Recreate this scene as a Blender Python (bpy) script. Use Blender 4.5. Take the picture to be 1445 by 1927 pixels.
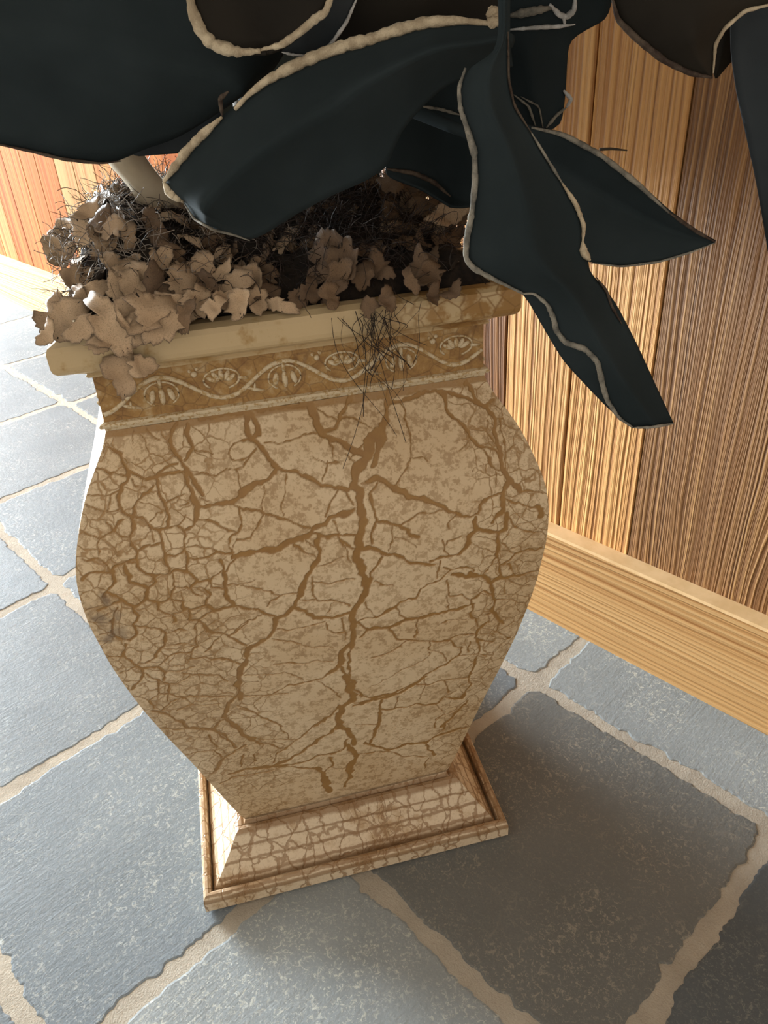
import bpy, math, random
import numpy as np
from mathutils import Vector, Matrix

for o in list(bpy.data.objects):
    bpy.data.objects.remove(o)
S = bpy.context.scene
COL = S.collection
random.seed(7)
RNG = np.random.default_rng(11)

# ------------------------------------------------------------------ camera, world, light
F_PX, PITCH, ROLL, CAM_H = 1448.0, 0.56596, -0.06483, 0.9
CXP, CYP = 722.5, 963.5
WALL_A = -0.8308                                   # direction of the plank wall
T_AX = np.array([math.cos(WALL_A), math.sin(WALL_A), 0.0])      # along the wall
N_AX = np.array([-math.sin(WALL_A), math.cos(WALL_A), 0.0])     # into the wall
cam_data = bpy.data.cameras.new('camera')
cam = bpy.data.objects.new('camera', cam_data)
COL.objects.link(cam)
cam_data.sensor_fit = 'VERTICAL'
cam_data.sensor_height = 24.0
cam_data.lens = F_PX * 24.0 / 1927.0
cam_data.clip_start = 0.01
CAM_R = Matrix.Rotation(math.pi / 2 - PITCH, 3, 'X') @ Matrix.Rotation(ROLL, 3, 'Z')
cam.matrix_world = Matrix.Translation((0, 0, CAM_H)) @ CAM_R.to_4x4()
S.camera = cam
CR = np.array(CAM_R)
CC = np.array([0, 0, CAM_H])

world = bpy.data.worlds.new('world')
S.world = world
world.use_nodes = True
world.node_tree.nodes['Background'].inputs[0].default_value = (1.0, 0.885, 0.74, 1)
world.node_tree.nodes['Background'].inputs[1].default_value = 0.92

def area_light(name, loc, target, sx, sy, power, color):
    l = bpy.data.lights.new(name, 'AREA')
    l.shape = 'RECTANGLE'; l.size = sx; l.size_y = sy; l.energy = power; l.color = color
    o = bpy.data.objects.new(name, l); COL.objects.link(o)
    o.location = loc
    o.rotation_euler = (Vector(target) - Vector(loc)).to_track_quat('-Z', 'Z').to_euler()
    return o
def tn(t, n, z=0.0):
    return T_AX * t + N_AX * n + np.array([0, 0, z])
# daylight through the tall window in the far end wall of the room
area_light('window_daylight', tn(-7.02, -0.33, 1.25), tn(0, -0.33, 1.25), 2.5, 2.1, 1900.0, (0.85, 0.945, 1.0))

S.view_settings.view_transform = 'Standard'
S.view_settings.look = 'None'
S.view_settings.exposure = 0.0
S.view_settings.gamma = 1.0
S.view_settings.use_curve_mapping = False

# ------------------------------------------------------------------ helpers
def ray(px, py):
    return CR @ np.array([(px - CXP) / F_PX, -(py - CYP) / F_PX, -1.0])
def at(px, py, Y):
    v = ray(px, py)
    return CC + v * (Y / v[1])
def hsh(i, j, k=0):
    n = (i.astype(np.int64) * 374761393 + j.astype(np.int64) * 668265263 + k * 974711) & 0xffffffff
    n = ((n ^ (n >> 13)) * 1274126177) & 0xffffffff
    return ((n ^ (n >> 16)) & 0xffff) / 65535.0
def vnoise(x, y, seed=0):
    x = np.asarray(x, float); y = np.asarray(y, float)
    i = np.floor(x); j = np.floor(y); fx = x - i; fy = y - j
    fx = fx * fx * (3 - 2 * fx); fy = fy * fy * (3 - 2 * fy)
    a = hsh(i, j, seed); b = hsh(i + 1, j, seed); c = hsh(i, j + 1, seed); d = hsh(i + 1, j + 1, seed)
    return (a * (1 - fx) + b * fx) * (1 - fy) + (c * (1 - fx) + d * fx) * fy - 0.5
def fbm(x, y, seed=0, oct=3):
    r = 0; a = 1.0
    for k in range(oct):
        r = r + a * vnoise(np.asarray(x) * 2 ** k, np.asarray(y) * 2 ** k, seed + k); a *= 0.5
    return r
def tag(o, label=None, cat=None, group=None, kind=None):
    if label: o['label'] = label
    if cat: o['category'] = cat
    if group: o['group'] = group
    if kind: o['kind'] = kind
    return o
def mesh_obj(name, verts, faces, mat, parent=None, smooth=False, mat_idx=None):
    me = bpy.data.meshes.new(name)
    me.from_pydata([tuple(map(float, v)) for v in verts], [], [tuple(map(int, f)) for f in faces])
    for m in (mat if isinstance(mat, (list, tuple)) else [mat]):
        me.materials.append(m)
    if mat_idx is not None:
        me.polygons.foreach_set('material_index', np.asarray(mat_idx, np.int32))
    if smooth:
        me.polygons.foreach_set('use_smooth', np.ones(len(me.polygons), bool))
    me.update()
    o = bpy.data.objects.new(name, me); COL.objects.link(o)
    if parent is not None: o.parent = parent
    return o
def empty(name, loc=(0, 0, 0), rz=0.0):
    o = bpy.data.objects.new(name, None); COL.objects.link(o)
    o.location = loc; o.rotation_euler = (0, 0, rz); o.empty_display_size = 0.05
    return o
def tube(path, rad, sides=6, flat=1.0, up=(0, 0, 1), cap=True):
    P = np.asarray(path, float); n = len(P)
    rad = np.broadcast_to(np.asarray(rad, float), (n,))
    T = np.gradient(P, axis=0); T /= (np.linalg.norm(T, axis=1)[:, None] + 1e-12)
    up = np.asarray(up, float)
    V = []; Fc = []
    for i in range(n):
        a = np.cross(T[i], up)
        if np.linalg.norm(a) < 1e-4: a = np.cross(T[i], (1, 0, 0))
        a /= np.linalg.norm(a); b = np.cross(a, T[i])
        for k in range(sides):
            t = 2 * math.pi * k / sides
            V.append(P[i] + rad[i] * (math.cos(t) * a + flat * math.sin(t) * b))
    for i in range(n - 1):
        for k in range(sides):
            k2 = (k + 1) % sides
            Fc.append((i * sides + k, i * sides + k2, (i + 1) * sides + k2, (i + 1) * sides + k))
    if cap:
        Fc.append(tuple(range(sides))[::-1]); Fc.append(tuple((n - 1) * sides + k for k in range(sides)))
    return V, Fc
class MB:
    def __init__(s): s.v = []; s.f = []; s.m = []
    def add(s, V, Fc, mi=0):
        o = len(s.v); s.v.extend(V)
        for f in Fc: s.f.append(tuple(o + i for i in f)); s.m.append(mi)
    def ellipsoid(s, c, ax, nu=10, nv=6, mi=0):
        V = []; Fc = []; A = np.asarray(ax, float)      # rows: three semi-axes
        for j in range(1, nv):
            ph = math.pi * j / nv
            for i in range(nu):
                th = 2 * math.pi * i / nu
                V.append(np.asarray(c) + A[0] * math.sin(ph) * math.cos(th) + A[1] * math.sin(ph) * math.sin(th) + A[2] * math.cos(ph))
        V.append(np.asarray(c) + A[2]); V.append(np.asarray(c) - A[2]); tp = len(V) - 2
        for j in range(nv - 2):
            for i in range(nu):
                i2 = (i + 1) % nu
                Fc.append((j * nu + i, (j + 1) * nu + i, (j + 1) * nu + i2, j * nu + i2))
        for i in range(nu):
            Fc.append((tp, i, (i + 1) % nu)); b = (nv - 2) * nu
            Fc.append((tp + 1, b + (i + 1) % nu, b + i))
        s.add(V, Fc, mi)
    def build(s, name, mat, parent=None, smooth=True):
        return mesh_obj(name, s.v, s.f, mat, parent, smooth, s.m)
def resample(pts, n):
    P = np.asarray(pts, float); d = np.r_[0, np.cumsum(np.linalg.norm(np.diff(P, axis=0), axis=1))]
    u = np.linspace(0, d[-1], n)
    return np.stack([np.interp(u, d, P[:, k]) for k in range(P.shape[1])], 1)
def smooth_line(pts, n, it=2):
    P = resample(pts, n)
    for _ in range(it):
        Q = P.copy(); Q[1:-1] = 0.25 * P[:-2] + 0.5 * P[1:-1] + 0.25 * P[2:]; P = Q
    return P

# ------------------------------------------------------------------ materials
class NT:
    def __init__(s, name):
        s.m = bpy.data.materials.new(name); s.m.use_nodes = True
        s.t = s.m.node_tree; s.b = s.t.nodes['Principled BSDF']
    def n(s, typ, **kw):
        nd = s.t.nodes.new(typ)
        for k, v in kw.items():
            if k.startswith('i_'):
                key = k[2:]
                nd.inputs[int(key) if key.isdigit() else key.replace('_', ' ')].default_value = v
            else: setattr(nd, k, v)
        return nd
    def l(s, a, b): s.t.links.new(a, b)
    def ramp(s, fac, stops):
        r = s.n('ShaderNodeValToRGB'); e = r.color_ramp.elements
        while len(e) < len(stops): e.new(0.5)
        for k, (p, c) in enumerate(stops):
            e[k].position = p; e[k].color = (*c, 1) if len(c) == 3 else c
        s.l(fac, r.inputs[0]); return r.outputs[0]
    def mix(s, fac, a, b, mode='MIX'):
        m = s.n('ShaderNodeMix', data_type='RGBA', blend_type=mode)
        for sock, val in ((m.inputs[0], fac), (m.inputs[6], a), (m.inputs[7], b)):
            if isinstance(val, (int, float)): sock.default_value = val
            elif isinstance(val, tuple): sock.default_value = (*val, 1)
            else: s.l(val, sock)
        return m.outputs[2]
    def math(s, op, a, b=None, c=None, clamp=False):
        m = s.n('ShaderNodeMath', operation=op, use_clamp=clamp)
        for k, val in enumerate((a, b, c)):
            if val is None: continue
            if isinstance(val, (int, float)): m.inputs[k].default_value = val
            else: s.l(val, m.inputs[k])
        return m.outputs[0]
    def coord(s, out='Object', scale=(1, 1, 1), offset_random=False):
        tc = s.n('ShaderNodeTexCoord'); mp = s.n('ShaderNodeMapping'); mp.inputs['Scale'].default_value = scale
        s.l(tc.outputs[out], mp.inputs['Vector'])
        if offset_random:
            oi = s.n('ShaderNodeObjectInfo'); v = s.n('ShaderNodeCombineXYZ')
            for k, mul in enumerate((37.0, 53.0, 91.0)):
                s.l(s.math('MULTIPLY', oi.outputs['Random'], mul), v.inputs[k])
            s.l(v.outputs[0], mp.inputs['Location'])
        return mp.outputs[0]
    def noise(s, vec, scale, detail=4, rough=0.55, dist=0.0, out=0):
        n = s.n('ShaderNodeTexNoise'); n.inputs['Scale'].default_value = scale
        n.inputs['Detail'].default_value = detail; n.inputs['Roughness'].default_value = rough
        n.inputs['Distortion'].default_value = dist
        s.l(vec, n.inputs['Vector']); return n.outputs[out]
    def vor(s, vec, scale, feature='DISTANCE_TO_EDGE', rnd=1.0):
        n = s.n('ShaderNodeTexVoronoi', feature=feature); n.inputs['Scale'].default_value = scale
        n.inputs['Randomness'].default_value = rnd
        s.l(vec, n.inputs['Vector']); return n.outputs['Distance']
    def bump(s, h, strength=0.5, dist=0.002, prev=None):
        b = s.n('ShaderNodeBump'); b.inputs['Strength'].default_value = strength; b.inputs['Distance'].default_value = dist
        s.l(h, b.inputs['Height'])
        if prev is not None: s.l(prev, b.inputs['Normal'])
        return b.outputs[0]
    def done(s, color=None, rough=None, normal=None, spec=None):
        for key, val in (('Base Color', color), ('Roughness', rough), ('Normal', normal), ('Specular IOR Level', spec)):
            if val is None: continue
            if isinstance(val, (int, float)): s.b.inputs[key].default_value = val
            elif isinstance(val, tuple): s.b.inputs[key].default_value = (*val, 1)
            else: s.l(val, s.b.inputs[key])
        return s.m

def sm(t, x, lo, hi):   # smoothstep node
    mr = t.n('ShaderNodeMapRange', interpolation_type='SMOOTHSTEP')
    t.l(x, mr.inputs[0]); mr.inputs[1].default_value = lo; mr.inputs[2].default_value = hi
    return mr.outputs[0]

def mat_slate():
    t = NT('slate'); c = t.coord('Object', offset_random=True)
    big = t.noise(c, 5.0, 4, 0.6); mid = t.noise(c, 38.0, 5, 0.65); fine = t.noise(c, 430.0, 4, 0.75)
    oi = t.n('ShaderNodeObjectInfo')
    base = t.ramp(big, [(0.3, (0.115, 0.138, 0.160)), (0.7, (0.19, 0.222, 0.252))])
    base = t.mix(t.math('MULTIPLY', fine, 0.6), base, (0.29, 0.325, 0.35), 'MIX')
    # pale mineral flecks and veins
    w = t.n('ShaderNodeVectorMath', operation='ADD'); t.l(c, w.inputs[0])
    t.l(t.noise(c, 60.0, 3, 0.6, out=1), w.inputs[1])
    fleck = sm(t, t.noise(c, 105.0, 5, 0.75, 1.2), 0.545, 0.63)
    patch = sm(t, t.noise(c, 9.0, 3, 0.6), 0.36, 0.60)
    fleck = t.math('MULTIPLY', fleck, t.math('MULTIPLY_ADD', patch, 0.85, 0.12))
    grit = t.math('MULTIPLY', sm(t, t.noise(c, 260.0, 3, 0.7, 0.6), 0.56, 0.66), t.math('MULTIPLY_ADD', patch, 0.55, 0.25))
    fleck = t.math('MAXIMUM', fleck, grit)
    col = t.mix(t.math('MULTIPLY', fleck, 0.72), base, (0.52, 0.53, 0.49))
    wv = t.n('ShaderNodeVectorMath', operation='MULTIPLY_ADD'); t.l(t.noise(c, 7.0, 3, 0.6, out=1), wv.inputs[0])
    wv.inputs[1].default_value = (0.12, 0.12, 0.12); t.l(c, wv.inputs[2])
    vein = t.vor(wv.outputs[0], 3.3); vein = t.math('SUBTRACT', 1.0, sm(t, vein, 0.0, 0.010))
    vein = t.math('MULTIPLY', vein, sm(t, mid, 0.50, 0.66))
    col = t.mix(t.math('MULTIPLY', vein, 0.22), col, (0.5, 0.5, 0.47))
    col = t.mix(t.math('MULTIPLY', oi.outputs['Random'], 0.35), col, (0.17, 0.18, 0.185))
    streak = t.noise(t.coord('Object', (260, 14, 1), True), 1.0, 3, 0.6)
    h = t.math('ADD', t.math('MULTIPLY', mid, 0.45), t.math('MULTIPLY', fine, 0.30))
    h = t.math('ADD', h, t.math('MULTIPLY', streak, 0.25))
    nb = t.bump(t.math('ADD', h, t.math('MULTIPLY', t.noise(c, 150.0, 3, 0.6), 0.4)), 0.6, 0.0022)
    rough = t.math('MULTIPLY_ADD', mid, 0.25, 0.42)
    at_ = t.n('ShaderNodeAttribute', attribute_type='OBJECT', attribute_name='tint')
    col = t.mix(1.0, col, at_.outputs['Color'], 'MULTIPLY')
    return t.done(col, rough, nb, 0.10)
def mat_grout():
    t = NT('grout'); c = t.coord('Object')
    a = t.noise(c, 14, 4, 0.6); f = t.noise(c, 420, 4, 0.7)
    col = t.ramp(a, [(0.3, (0.36, 0.325, 0.27)), (0.7, (0.50, 0.46, 0.39))])
    col = t.mix(t.math('MULTIPLY', f, 0.5), col, (0.24, 0.21, 0.17))
    return t.done(col, 0.92, t.bump(t.math('ADD', f, t.math('MULTIPLY', t.noise(c, 60, 4), 1.5)), 0.6, 0.003), 0.25)
def mat_wood(name, dark, lite, gap, pitch, warp, axis='Z', rough=0.6, bump=0.0035, stops=(0.34, 0.44, 0.55, 0.68), spec=0.25):
    """brushed softwood: uneven ridges of late wood run along the given axis"""
    t = NT(name)
    st = {'Z': (1, 1, 0.10), 'X': (0.10, 1, 1)}[axis]
    c = t.coord('Object', st, True)
    sep = t.n('ShaderNodeSeparateXYZ'); t.l(c, sep.inputs[0])
    lane, run = (sep.outputs[0], sep.outputs[2]) if axis == 'Z' else (sep.outputs[2], sep.outputs[0])
    x = t.math('ADD', lane, t.math('MULTIPLY', t.noise(c, 6.0, 2, 0.5), warp))
    x = t.math('ADD', x, t.math('MULTIPLY', t.noise(c, 45.0, 2, 0.5), warp * 0.10))
    def bands(p, along, detail, rgh):
        v = t.n('ShaderNodeCombineXYZ'); t.l(t.math('MULTIPLY', x, 1.0 / p), v.inputs[0]); t.l(t.math('MULTIPLY', run, along), v.inputs[1])
        return t.noise(v.outputs[0], 1.0, detail, rgh)
    r = bands(pitch, 3.0, 2.0, 0.55)
    fib = bands(pitch * 0.13, 30.0, 3.0, 0.7)
    broad = bands(pitch * 9, 1.0, 2.0, 0.5)
    r2 = t.math('ADD', r, t.math('MULTIPLY_ADD', fib, 0.16, -0.08))
    col = t.ramp(r2, [(stops[0], gap), (stops[1], dark), (stops[2], tuple(0.45 * a + 0.55 * b for a, b in zip(dark, lite))), (stops[3], lite)])
    col = t.mix(t.math('MULTIPLY', sm(t, broad, 0.42, 0.62), 0.45), col, dark)
    at_ = t.n('ShaderNodeAttribute', attribute_type='OBJECT', attribute_name='tint')
    col = t.mix(1.0, col, at_.outputs['Color'], 'MULTIPLY')
    h = t.math('ADD', sm(t, r, 0.32, 0.66), t.math('MULTIPLY', fib, 0.30))
    return t.done(col, rough, t.bump(h, 1.0, bump), spec)

CREAM = (0.66, 0.52, 0.345); OCHRE = (0.29, 0.155, 0.045)
def mat_crackle():
    """cream crackle paint over ochre; the large cracks come from mesh attributes, hairline cracks are procedural"""
    t = NT('crackle_paint'); c = t.coord('Object')
    ca = t.n('ShaderNodeAttribute', attribute_name='crack'); de = t.n('ShaderNodeAttribute', attribute_name='dense')
    st = t.n('ShaderNodeAttribute', attribute_name='stain_shade')
    blot = t.noise(c, 105, 4, 0.6); fine = t.noise(c, 330, 4, 0.7); big = t.noise(c, 11, 3, 0.5)
    col = t.mix(sm(t, big, 0.35, 0.7), CREAM, (0.58, 0.43, 0.26))
    sp = sm(t, t.math('ADD', t.math('MULTIPLY', blot, 0.55), t.math('MULTIPLY', fine, 0.45)), 0.475, 0.575)
    sp = t.math('MULTIPLY', sp, t.math('MULTIPLY_ADD', big, 0.9, 0.30), clamp=True)
    col = t.mix(t.math('MULTIPLY', sp, 0.9), col, (0.33, 0.205, 0.095))
    wv = t.n('ShaderNodeVectorMath', operation='MULTIPLY_ADD'); t.l(t.noise(c, 45, 3, 0.6, out=1), wv.inputs[0])
    wv.inputs[1].default_value = (0.016, 0.016, 0.016); t.l(c, wv.inputs[2])
    v1 = t.vor(wv.outputs[0], 52.0); v2 = t.vor(wv.outputs[0], 120.0)
    k1 = t.math('SUBTRACT', 1.0, sm(t, v1, 0.010, 0.045)); k2 = t.math('SUBTRACT', 1.0, sm(t, v2, 0.008, 0.05))
    k1 = t.math('MULTIPLY', k1, sm(t, de.outputs['Fac'], 0.35, 0.75))
    k2 = t.math('MULTIPLY', k2, sm(t, t.math('ADD', de.outputs['Fac'], t.math('MULTIPLY_ADD', big, 1.2, -0.6)), 0.75, 1.0))
    k = t.math('MAXIMUM', t.math('MULTIPLY', k1, 0.75), t.math('MULTIPLY', k2, 0.35))
    cr = t.math('MAXIMUM', ca.outputs['Fac'], k, clamp=True)
    ochre = t.mix(blot, (0.22, 0.11, 0.035), (0.37, 0.21, 0.065))
    col = t.mix(cr, col, ochre)
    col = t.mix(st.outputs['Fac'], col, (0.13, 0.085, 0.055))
    h = t.math('SUBTRACT', t.math('MULTIPLY', fine, 0.12), cr)
    return t.done(col, 0.42, t.bump(h, 0.55, 0.0012), 0.4)
def mat_base():
    t = NT('crackle_base'); c = t.coord('Object'); cs = t.coord('Object', (1, 1, 0.28))
    blot = t.noise(c, 60, 4, 0.65); fine = t.noise(c, 300, 4, 0.7); big = t.noise(c, 16, 3, 0.5)
    col = t.mix(sm(t, t.math('ADD', t.math('MULTIPLY', blot, 0.5), t.math('MULTIPLY', big, 0.5)), 0.50, 0.66), (0.66, 0.54, 0.39), (0.42, 0.28, 0.15))
    col = t.mix(t.math('MULTIPLY', sm(t, fine, 0.5, 0.65), 0.4), col, (0.40, 0.28, 0.16))
    sep = t.n('ShaderNodeSeparateXYZ'); t.l(c, sep.inputs[0])
    z = t.math('ADD', sep.outputs[2], t.math('MULTIPLY_ADD', blot, 0.006, -0.003))
    for zi, hw in ((0.0205, 0.0035), (0.0275, 0.0016), (0.0405, 0.0014), (0.0540, 0.0012), (0.0685, 0.0035)):   # old wash left in the grooves of the steps
        k = t.math('SUBTRACT', 1.0, sm(t, t.math('ABSOLUTE', t.math('SUBTRACT', z, zi)), hw * 0.5, hw * 1.5))
        col = t.mix(t.math('MULTIPLY', k, t.math('MULTIPLY_ADD', big, 0.7, 0.42), clamp=True), col, (0.25, 0.14, 0.06))
    wv = t.n('ShaderNodeVectorMath', operation='MULTIPLY_ADD'); t.l(t.noise(c, 50, 3, 0.6, out=1), wv.inputs[0])
    wv.inputs[1].default_value = (0.02, 0.02, 0.008); t.l(cs, wv.inputs[2])
    v1 = t.vor(wv.outputs[0], 42.0); v2 = t.vor(wv.outputs[0], 100.0)
    k = t.math('MAXIMUM', t.math('SUBTRACT', 1.0, sm(t, v1, 0.015, 0.055)), t.math('MULTIPLY', t.math('SUBTRACT', 1.0, sm(t, v2, 0.008, 0.05)), sm(t, big, 0.54, 0.62)))
    col = t.mix(t.math('MULTIPLY', k, 0.72), col, (0.25, 0.135, 0.055))
    return t.done(col, 0.42, t.bump(t.math('SUBTRACT', t.math('MULTIPLY', fine, 0.2), k), 0.5, 0.0012), 0.4)
def mat_rim():
    t = NT('rim_paint'); c = t.coord('Object'); blot = t.noise(c, 45, 4, 0.65); big = t.noise(c, 9, 3, 0.5); fine = t.noise(c, 320, 3, 0.7)
    col = t.mix(sm(t, blot, 0.55, 0.72), (0.54, 0.41, 0.235), (0.38, 0.24, 0.09))
    sep = t.n('ShaderNodeSeparateXYZ'); t.l(c, sep.inputs[0])
    worn = sm(t, t.math('ADD', sep.outputs[0], t.math('MULTIPLY_ADD', big, 0.1, -0.05)), 0.05, 0.13)
    col = t.mix(t.math('MULTIPLY', worn, sm(t, blot, 0.40, 0.55)), col, (0.33, 0.185, 0.06))
    v = t.vor(c, 60.0); k = t.math('MULTIPLY', t.math('SUBTRACT', 1.0, sm(t, v, 0.01, 0.06)), worn)
    col = t.mix(t.math('MULTIPLY', k, 0.7), col, (0.24, 0.125, 0.04))
    return t.done(col, 0.45, t.bump(t.math('ADD', t.math('MULTIPLY', blot, 0.7), t.math('MULTIPLY', fine, 0.3)), 0.35, 0.0015), 0.4)
def mat_frieze():
    t = NT('frieze_wash'); c = t.coord('Object'); blot = t.noise(c, 75, 4, 0.65); fine = t.noise(c, 330, 3, 0.7)
    col = t.ramp(blot, [(0.3, (0.22, 0.11, 0.035)), (0.55, (0.37, 0.215, 0.07)), (0.75, (0.52, 0.40, 0.23))])
    v = t.vor(c, 70.0); k = t.math('SUBTRACT', 1.0, sm(t, v, 0.01, 0.05))
    col = t.mix(t.math('MULTIPLY', k, 0.45), col, (0.13, 0.06, 0.02))
    return t.done(col, 0.45, t.bump(t.math('ADD', blot, t.math('MULTIPLY', fine, 0.5)), 0.6, 0.002), 0.4)
def mat_relief():
    t = NT('relief_paint'); c = t.coord('Object'); f = t.noise(c, 260, 3, 0.7)
    g = t.n('ShaderNodeNewGeometry')
    col = t.mix(sm(t, f, 0.48, 0.62), (0.62, 0.52, 0.36), (0.42, 0.28, 0.12))
    return t.done(col, 0.45, t.bump(f, 0.4, 0.001), 0.4)
def mat_leather(name, c1, c2, rough):
    t = NT(name); c = t.coord('Object', offset_random=True); a = t.noise(c, 9, 3, 0.6); f = t.noise(c, 500, 3, 0.7); sc = t.noise(t.coord('Object', (1, 1, 0.15)), 60, 3, 0.6)
    col = t.mix(sm(t, a, 0.35, 0.7), c1, c2)
    sp = sm(t, t.noise(c, 90, 2, 0.5), 0.80, 0.83)
    col = t.mix(t.math('MULTIPLY', sp, 0.5), col, (0.20, 0.19, 0.15))
    r = t.math('MULTIPLY_ADD', sc, 0.25, rough - 0.12)
    return t.done(col, r, t.bump(f, 0.12, 0.0006), 0.10)
def mat_cut(name, c1, c2):
    t = NT(name); c = t.coord('Object'); a = t.noise(c, 90, 4, 0.65); f = t.noise(c, 600, 3, 0.7)
    col = t.mix(sm(t, a, 0.35, 0.65), c1, c2)
    return t.done(col, 0.85, t.bump(t.math('ADD', a, f), 0.6, 0.0015), 0.2)
def mat_flake(name, c1, c2, c3):
    t = NT(name); c = t.coord('Object', offset_random=True); a = t.noise(c, 55, 4, 0.6); f = t.noise(c, 400, 3, 0.7); b = t.noise(c, 18, 2)
    oi = t.n('ShaderNodeObjectInfo')
    col = t.mix(sm(t, a, 0.35, 0.7), c1, c2)
    col = t.mix(t.math('MULTIPLY', sm(t, b, 0.5, 0.7), 0.6), col, c3)
    col = t.mix(t.math('MULTIPLY', oi.outputs['Random'], 0.45), col, c3)
    mg = t.n('ShaderNodeAttribute', attribute_name='margin')
    k = sm(t, t.math('ADD', mg.outputs['Fac'], t.math('MULTIPLY_ADD', a, 0.5, -0.25)), 0.86, 1.08)      # brittle dark margin
    col = t.mix(t.math('MULTIPLY', k, 0.75), col, (0.07, 0.04, 0.025))
    sp = sm(t, t.noise(c, 32, 3, 0.5), 0.66, 0.70)
    col = t.mix(t.math('MULTIPLY', sp, 0.8), col, (0.035, 0.022, 0.016))
    return t.done(col, 0.42, t.bump(t.math('ADD', a, t.math('MULTIPLY', f, 0.4)), 0.5, 0.0025), 0.5)
def mat_plain(name, c1, c2, scale, rough, spec=0.3):
    t = NT(name); c = t.coord('Object'); a = t.noise(c, scale, 4, 0.6)
    return t.done(t.mix(sm(t, a, 0.3, 0.7), c1, c2), rough, t.bump(a, 0.3, 0.002), spec)

M_SLATE = mat_slate(); M_GROUT = mat_grout()
M_PLANK = mat_wood('brushed_plank', (0.42, 0.21, 0.075), (0.70, 0.42, 0.17), (0.20, 0.088, 0.03), 0.0066, 0.06, bump=0.0026, stops=(0.33, 0.42, 0.51, 0.64))
M_PLANK_OLD = mat_wood('aged_plank', (0.24, 0.125, 0.052), (0.62, 0.39, 0.18), (0.13, 0.063, 0.026), 0.0046, 0.11, bump=0.0022, stops=(0.36, 0.47, 0.60, 0.70))
M_PLANK_L = mat_wood('smooth_plank', (0.46, 0.19, 0.06), (0.60, 0.30, 0.10), (0.36, 0.12, 0.03), 0.018, 0.12, rough=0.9, bump=0.0004, spec=0.08)
M_BOARD = mat_wood('baseboard_wood', (0.60, 0.345, 0.14), (0.74, 0.485, 0.23), (0.36, 0.165, 0.055), 0.0062, 0.06, 'X', 0.7, 0.0012, spec=0.12, stops=(0.30, 0.44, 0.56, 0.7))
M_BOARD_TOP = mat_plain('planed_board_edge', (0.60, 0.40, 0.20), (0.70, 0.49, 0.27), 30, 0.7, 0.1)
M_CRACK = mat_crackle(); M_BASE = mat_base(); M_RIM = mat_rim(); M_FRIEZE = mat_frieze(); M_RELIEF = mat_relief()
M_BLACK = mat_leather('black_leather', (0.0185, 0.0262, 0.0295), (0.0265, 0.0365, 0.041), 0.88)
M_BROWNBLACK = mat_leather('brown_black_leather', (0.015, 0.013, 0.0105), (0.027, 0.023, 0.018), 0.6)
M_SHEEN = mat_leather('grey_sheen_leather', (0.024, 0.029, 0.034), (0.04, 0.048, 0.055), 0.40)
M_CUT = mat_cut('tan_cut_edge', (0.36, 0.29, 0.20), (0.60, 0.51, 0.37))
M_CUTG = mat_cut('grey_cut_edge', (0.13, 0.125, 0.11), (0.30, 0.28, 0.235))
M_CUTD = mat_cut('dark_cut_edge', (0.045, 0.03, 0.024), (0.11, 0.085, 0.065))
M_CUTW = mat_cut('pale_cut_edge', (0.42, 0.42, 0.41), (0.75, 0.76, 0.76))
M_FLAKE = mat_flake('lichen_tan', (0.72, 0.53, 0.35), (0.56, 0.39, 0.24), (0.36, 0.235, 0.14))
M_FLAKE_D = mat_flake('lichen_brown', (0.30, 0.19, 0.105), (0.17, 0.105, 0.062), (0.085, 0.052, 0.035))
M_UNDER = mat_plain('lichen_underside', (0.012, 0.010, 0.010), (0.05, 0.036, 0.026), 80, 0.8)
M_SOIL = mat_plain('moss_bed', (0.010, 0.008, 0.008), (0.035, 0.025, 0.018), 90, 0.95)
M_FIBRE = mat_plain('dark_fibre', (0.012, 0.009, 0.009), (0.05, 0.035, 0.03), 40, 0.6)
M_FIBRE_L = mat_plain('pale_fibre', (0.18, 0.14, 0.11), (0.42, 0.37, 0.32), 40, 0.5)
M_STEM = mat_plain('tan_petiole', (0.52, 0.44, 0.32), (0.62, 0.54, 0.41), 25, 0.6)
M_TRUNK = mat_plain('plant_stem', (0.05, 0.04, 0.03), (0.10, 0.08, 0.055), 30, 0.8)
M_PLASTER = mat_plain('end_wall_plaster', (0.62, 0.58, 0.52), (0.66, 0.62, 0.56), 6, 0.9)
M_FRAME = mat_plain('window_frame_wood', (0.36, 0.20, 0.08), (0.45, 0.26, 0.11), 12, 0.5)

# ------------------------------------------------------------------ floor: grout bed and slate tiles
WN_R, WN_L = 0.928, 1.115            # plank faces of the right and the recessed left wall
BN_R, BN_L = 0.897, 1.080            # baseboard faces
BB_H = 0.178
JOG_T = -1.45
def rot_obj(o):                       # wall frame: local x along the wall, local y into it
    o.rotation_euler = (0, 0, WALL_A); return o
def bx(x0, x1, y0, y1, z0, z1):
    V = [(x, y, z) for z in (z0, z1) for y in (y0, y1) for x in (x0, x1)]
    return V, [(0, 2, 3, 1), (4, 5, 7, 6), (0, 1, 5, 4), (2, 6, 7, 3), (0, 4, 6, 2), (1, 3, 7, 5)]
NX, NY = 300, 150
gx = np.linspace(-7.1, 1.6, NX); gy = np.linspace(-1.9, 1.25, NY)
GX, GY = np.meshgrid(gx, gy, indexing='ij')
GZ = -0.0003 + 0.0005 * fbm(GX * 14, GY * 14, 3)
fv = np.stack([GX, GY, GZ], -1).reshape(-1, 3)
ff = [(i * NY + j, (i + 1) * NY + j, (i + 1) * NY + j + 1, i * NY + j + 1) for i in range(NX - 1) for j in range(NY - 1)]
floor = rot_obj(mesh_obj('floor', fv, ff, M_GROUT, smooth=True)); tag(floor, 'beige grout bed of the slate tiled floor', kind='structure')
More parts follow.
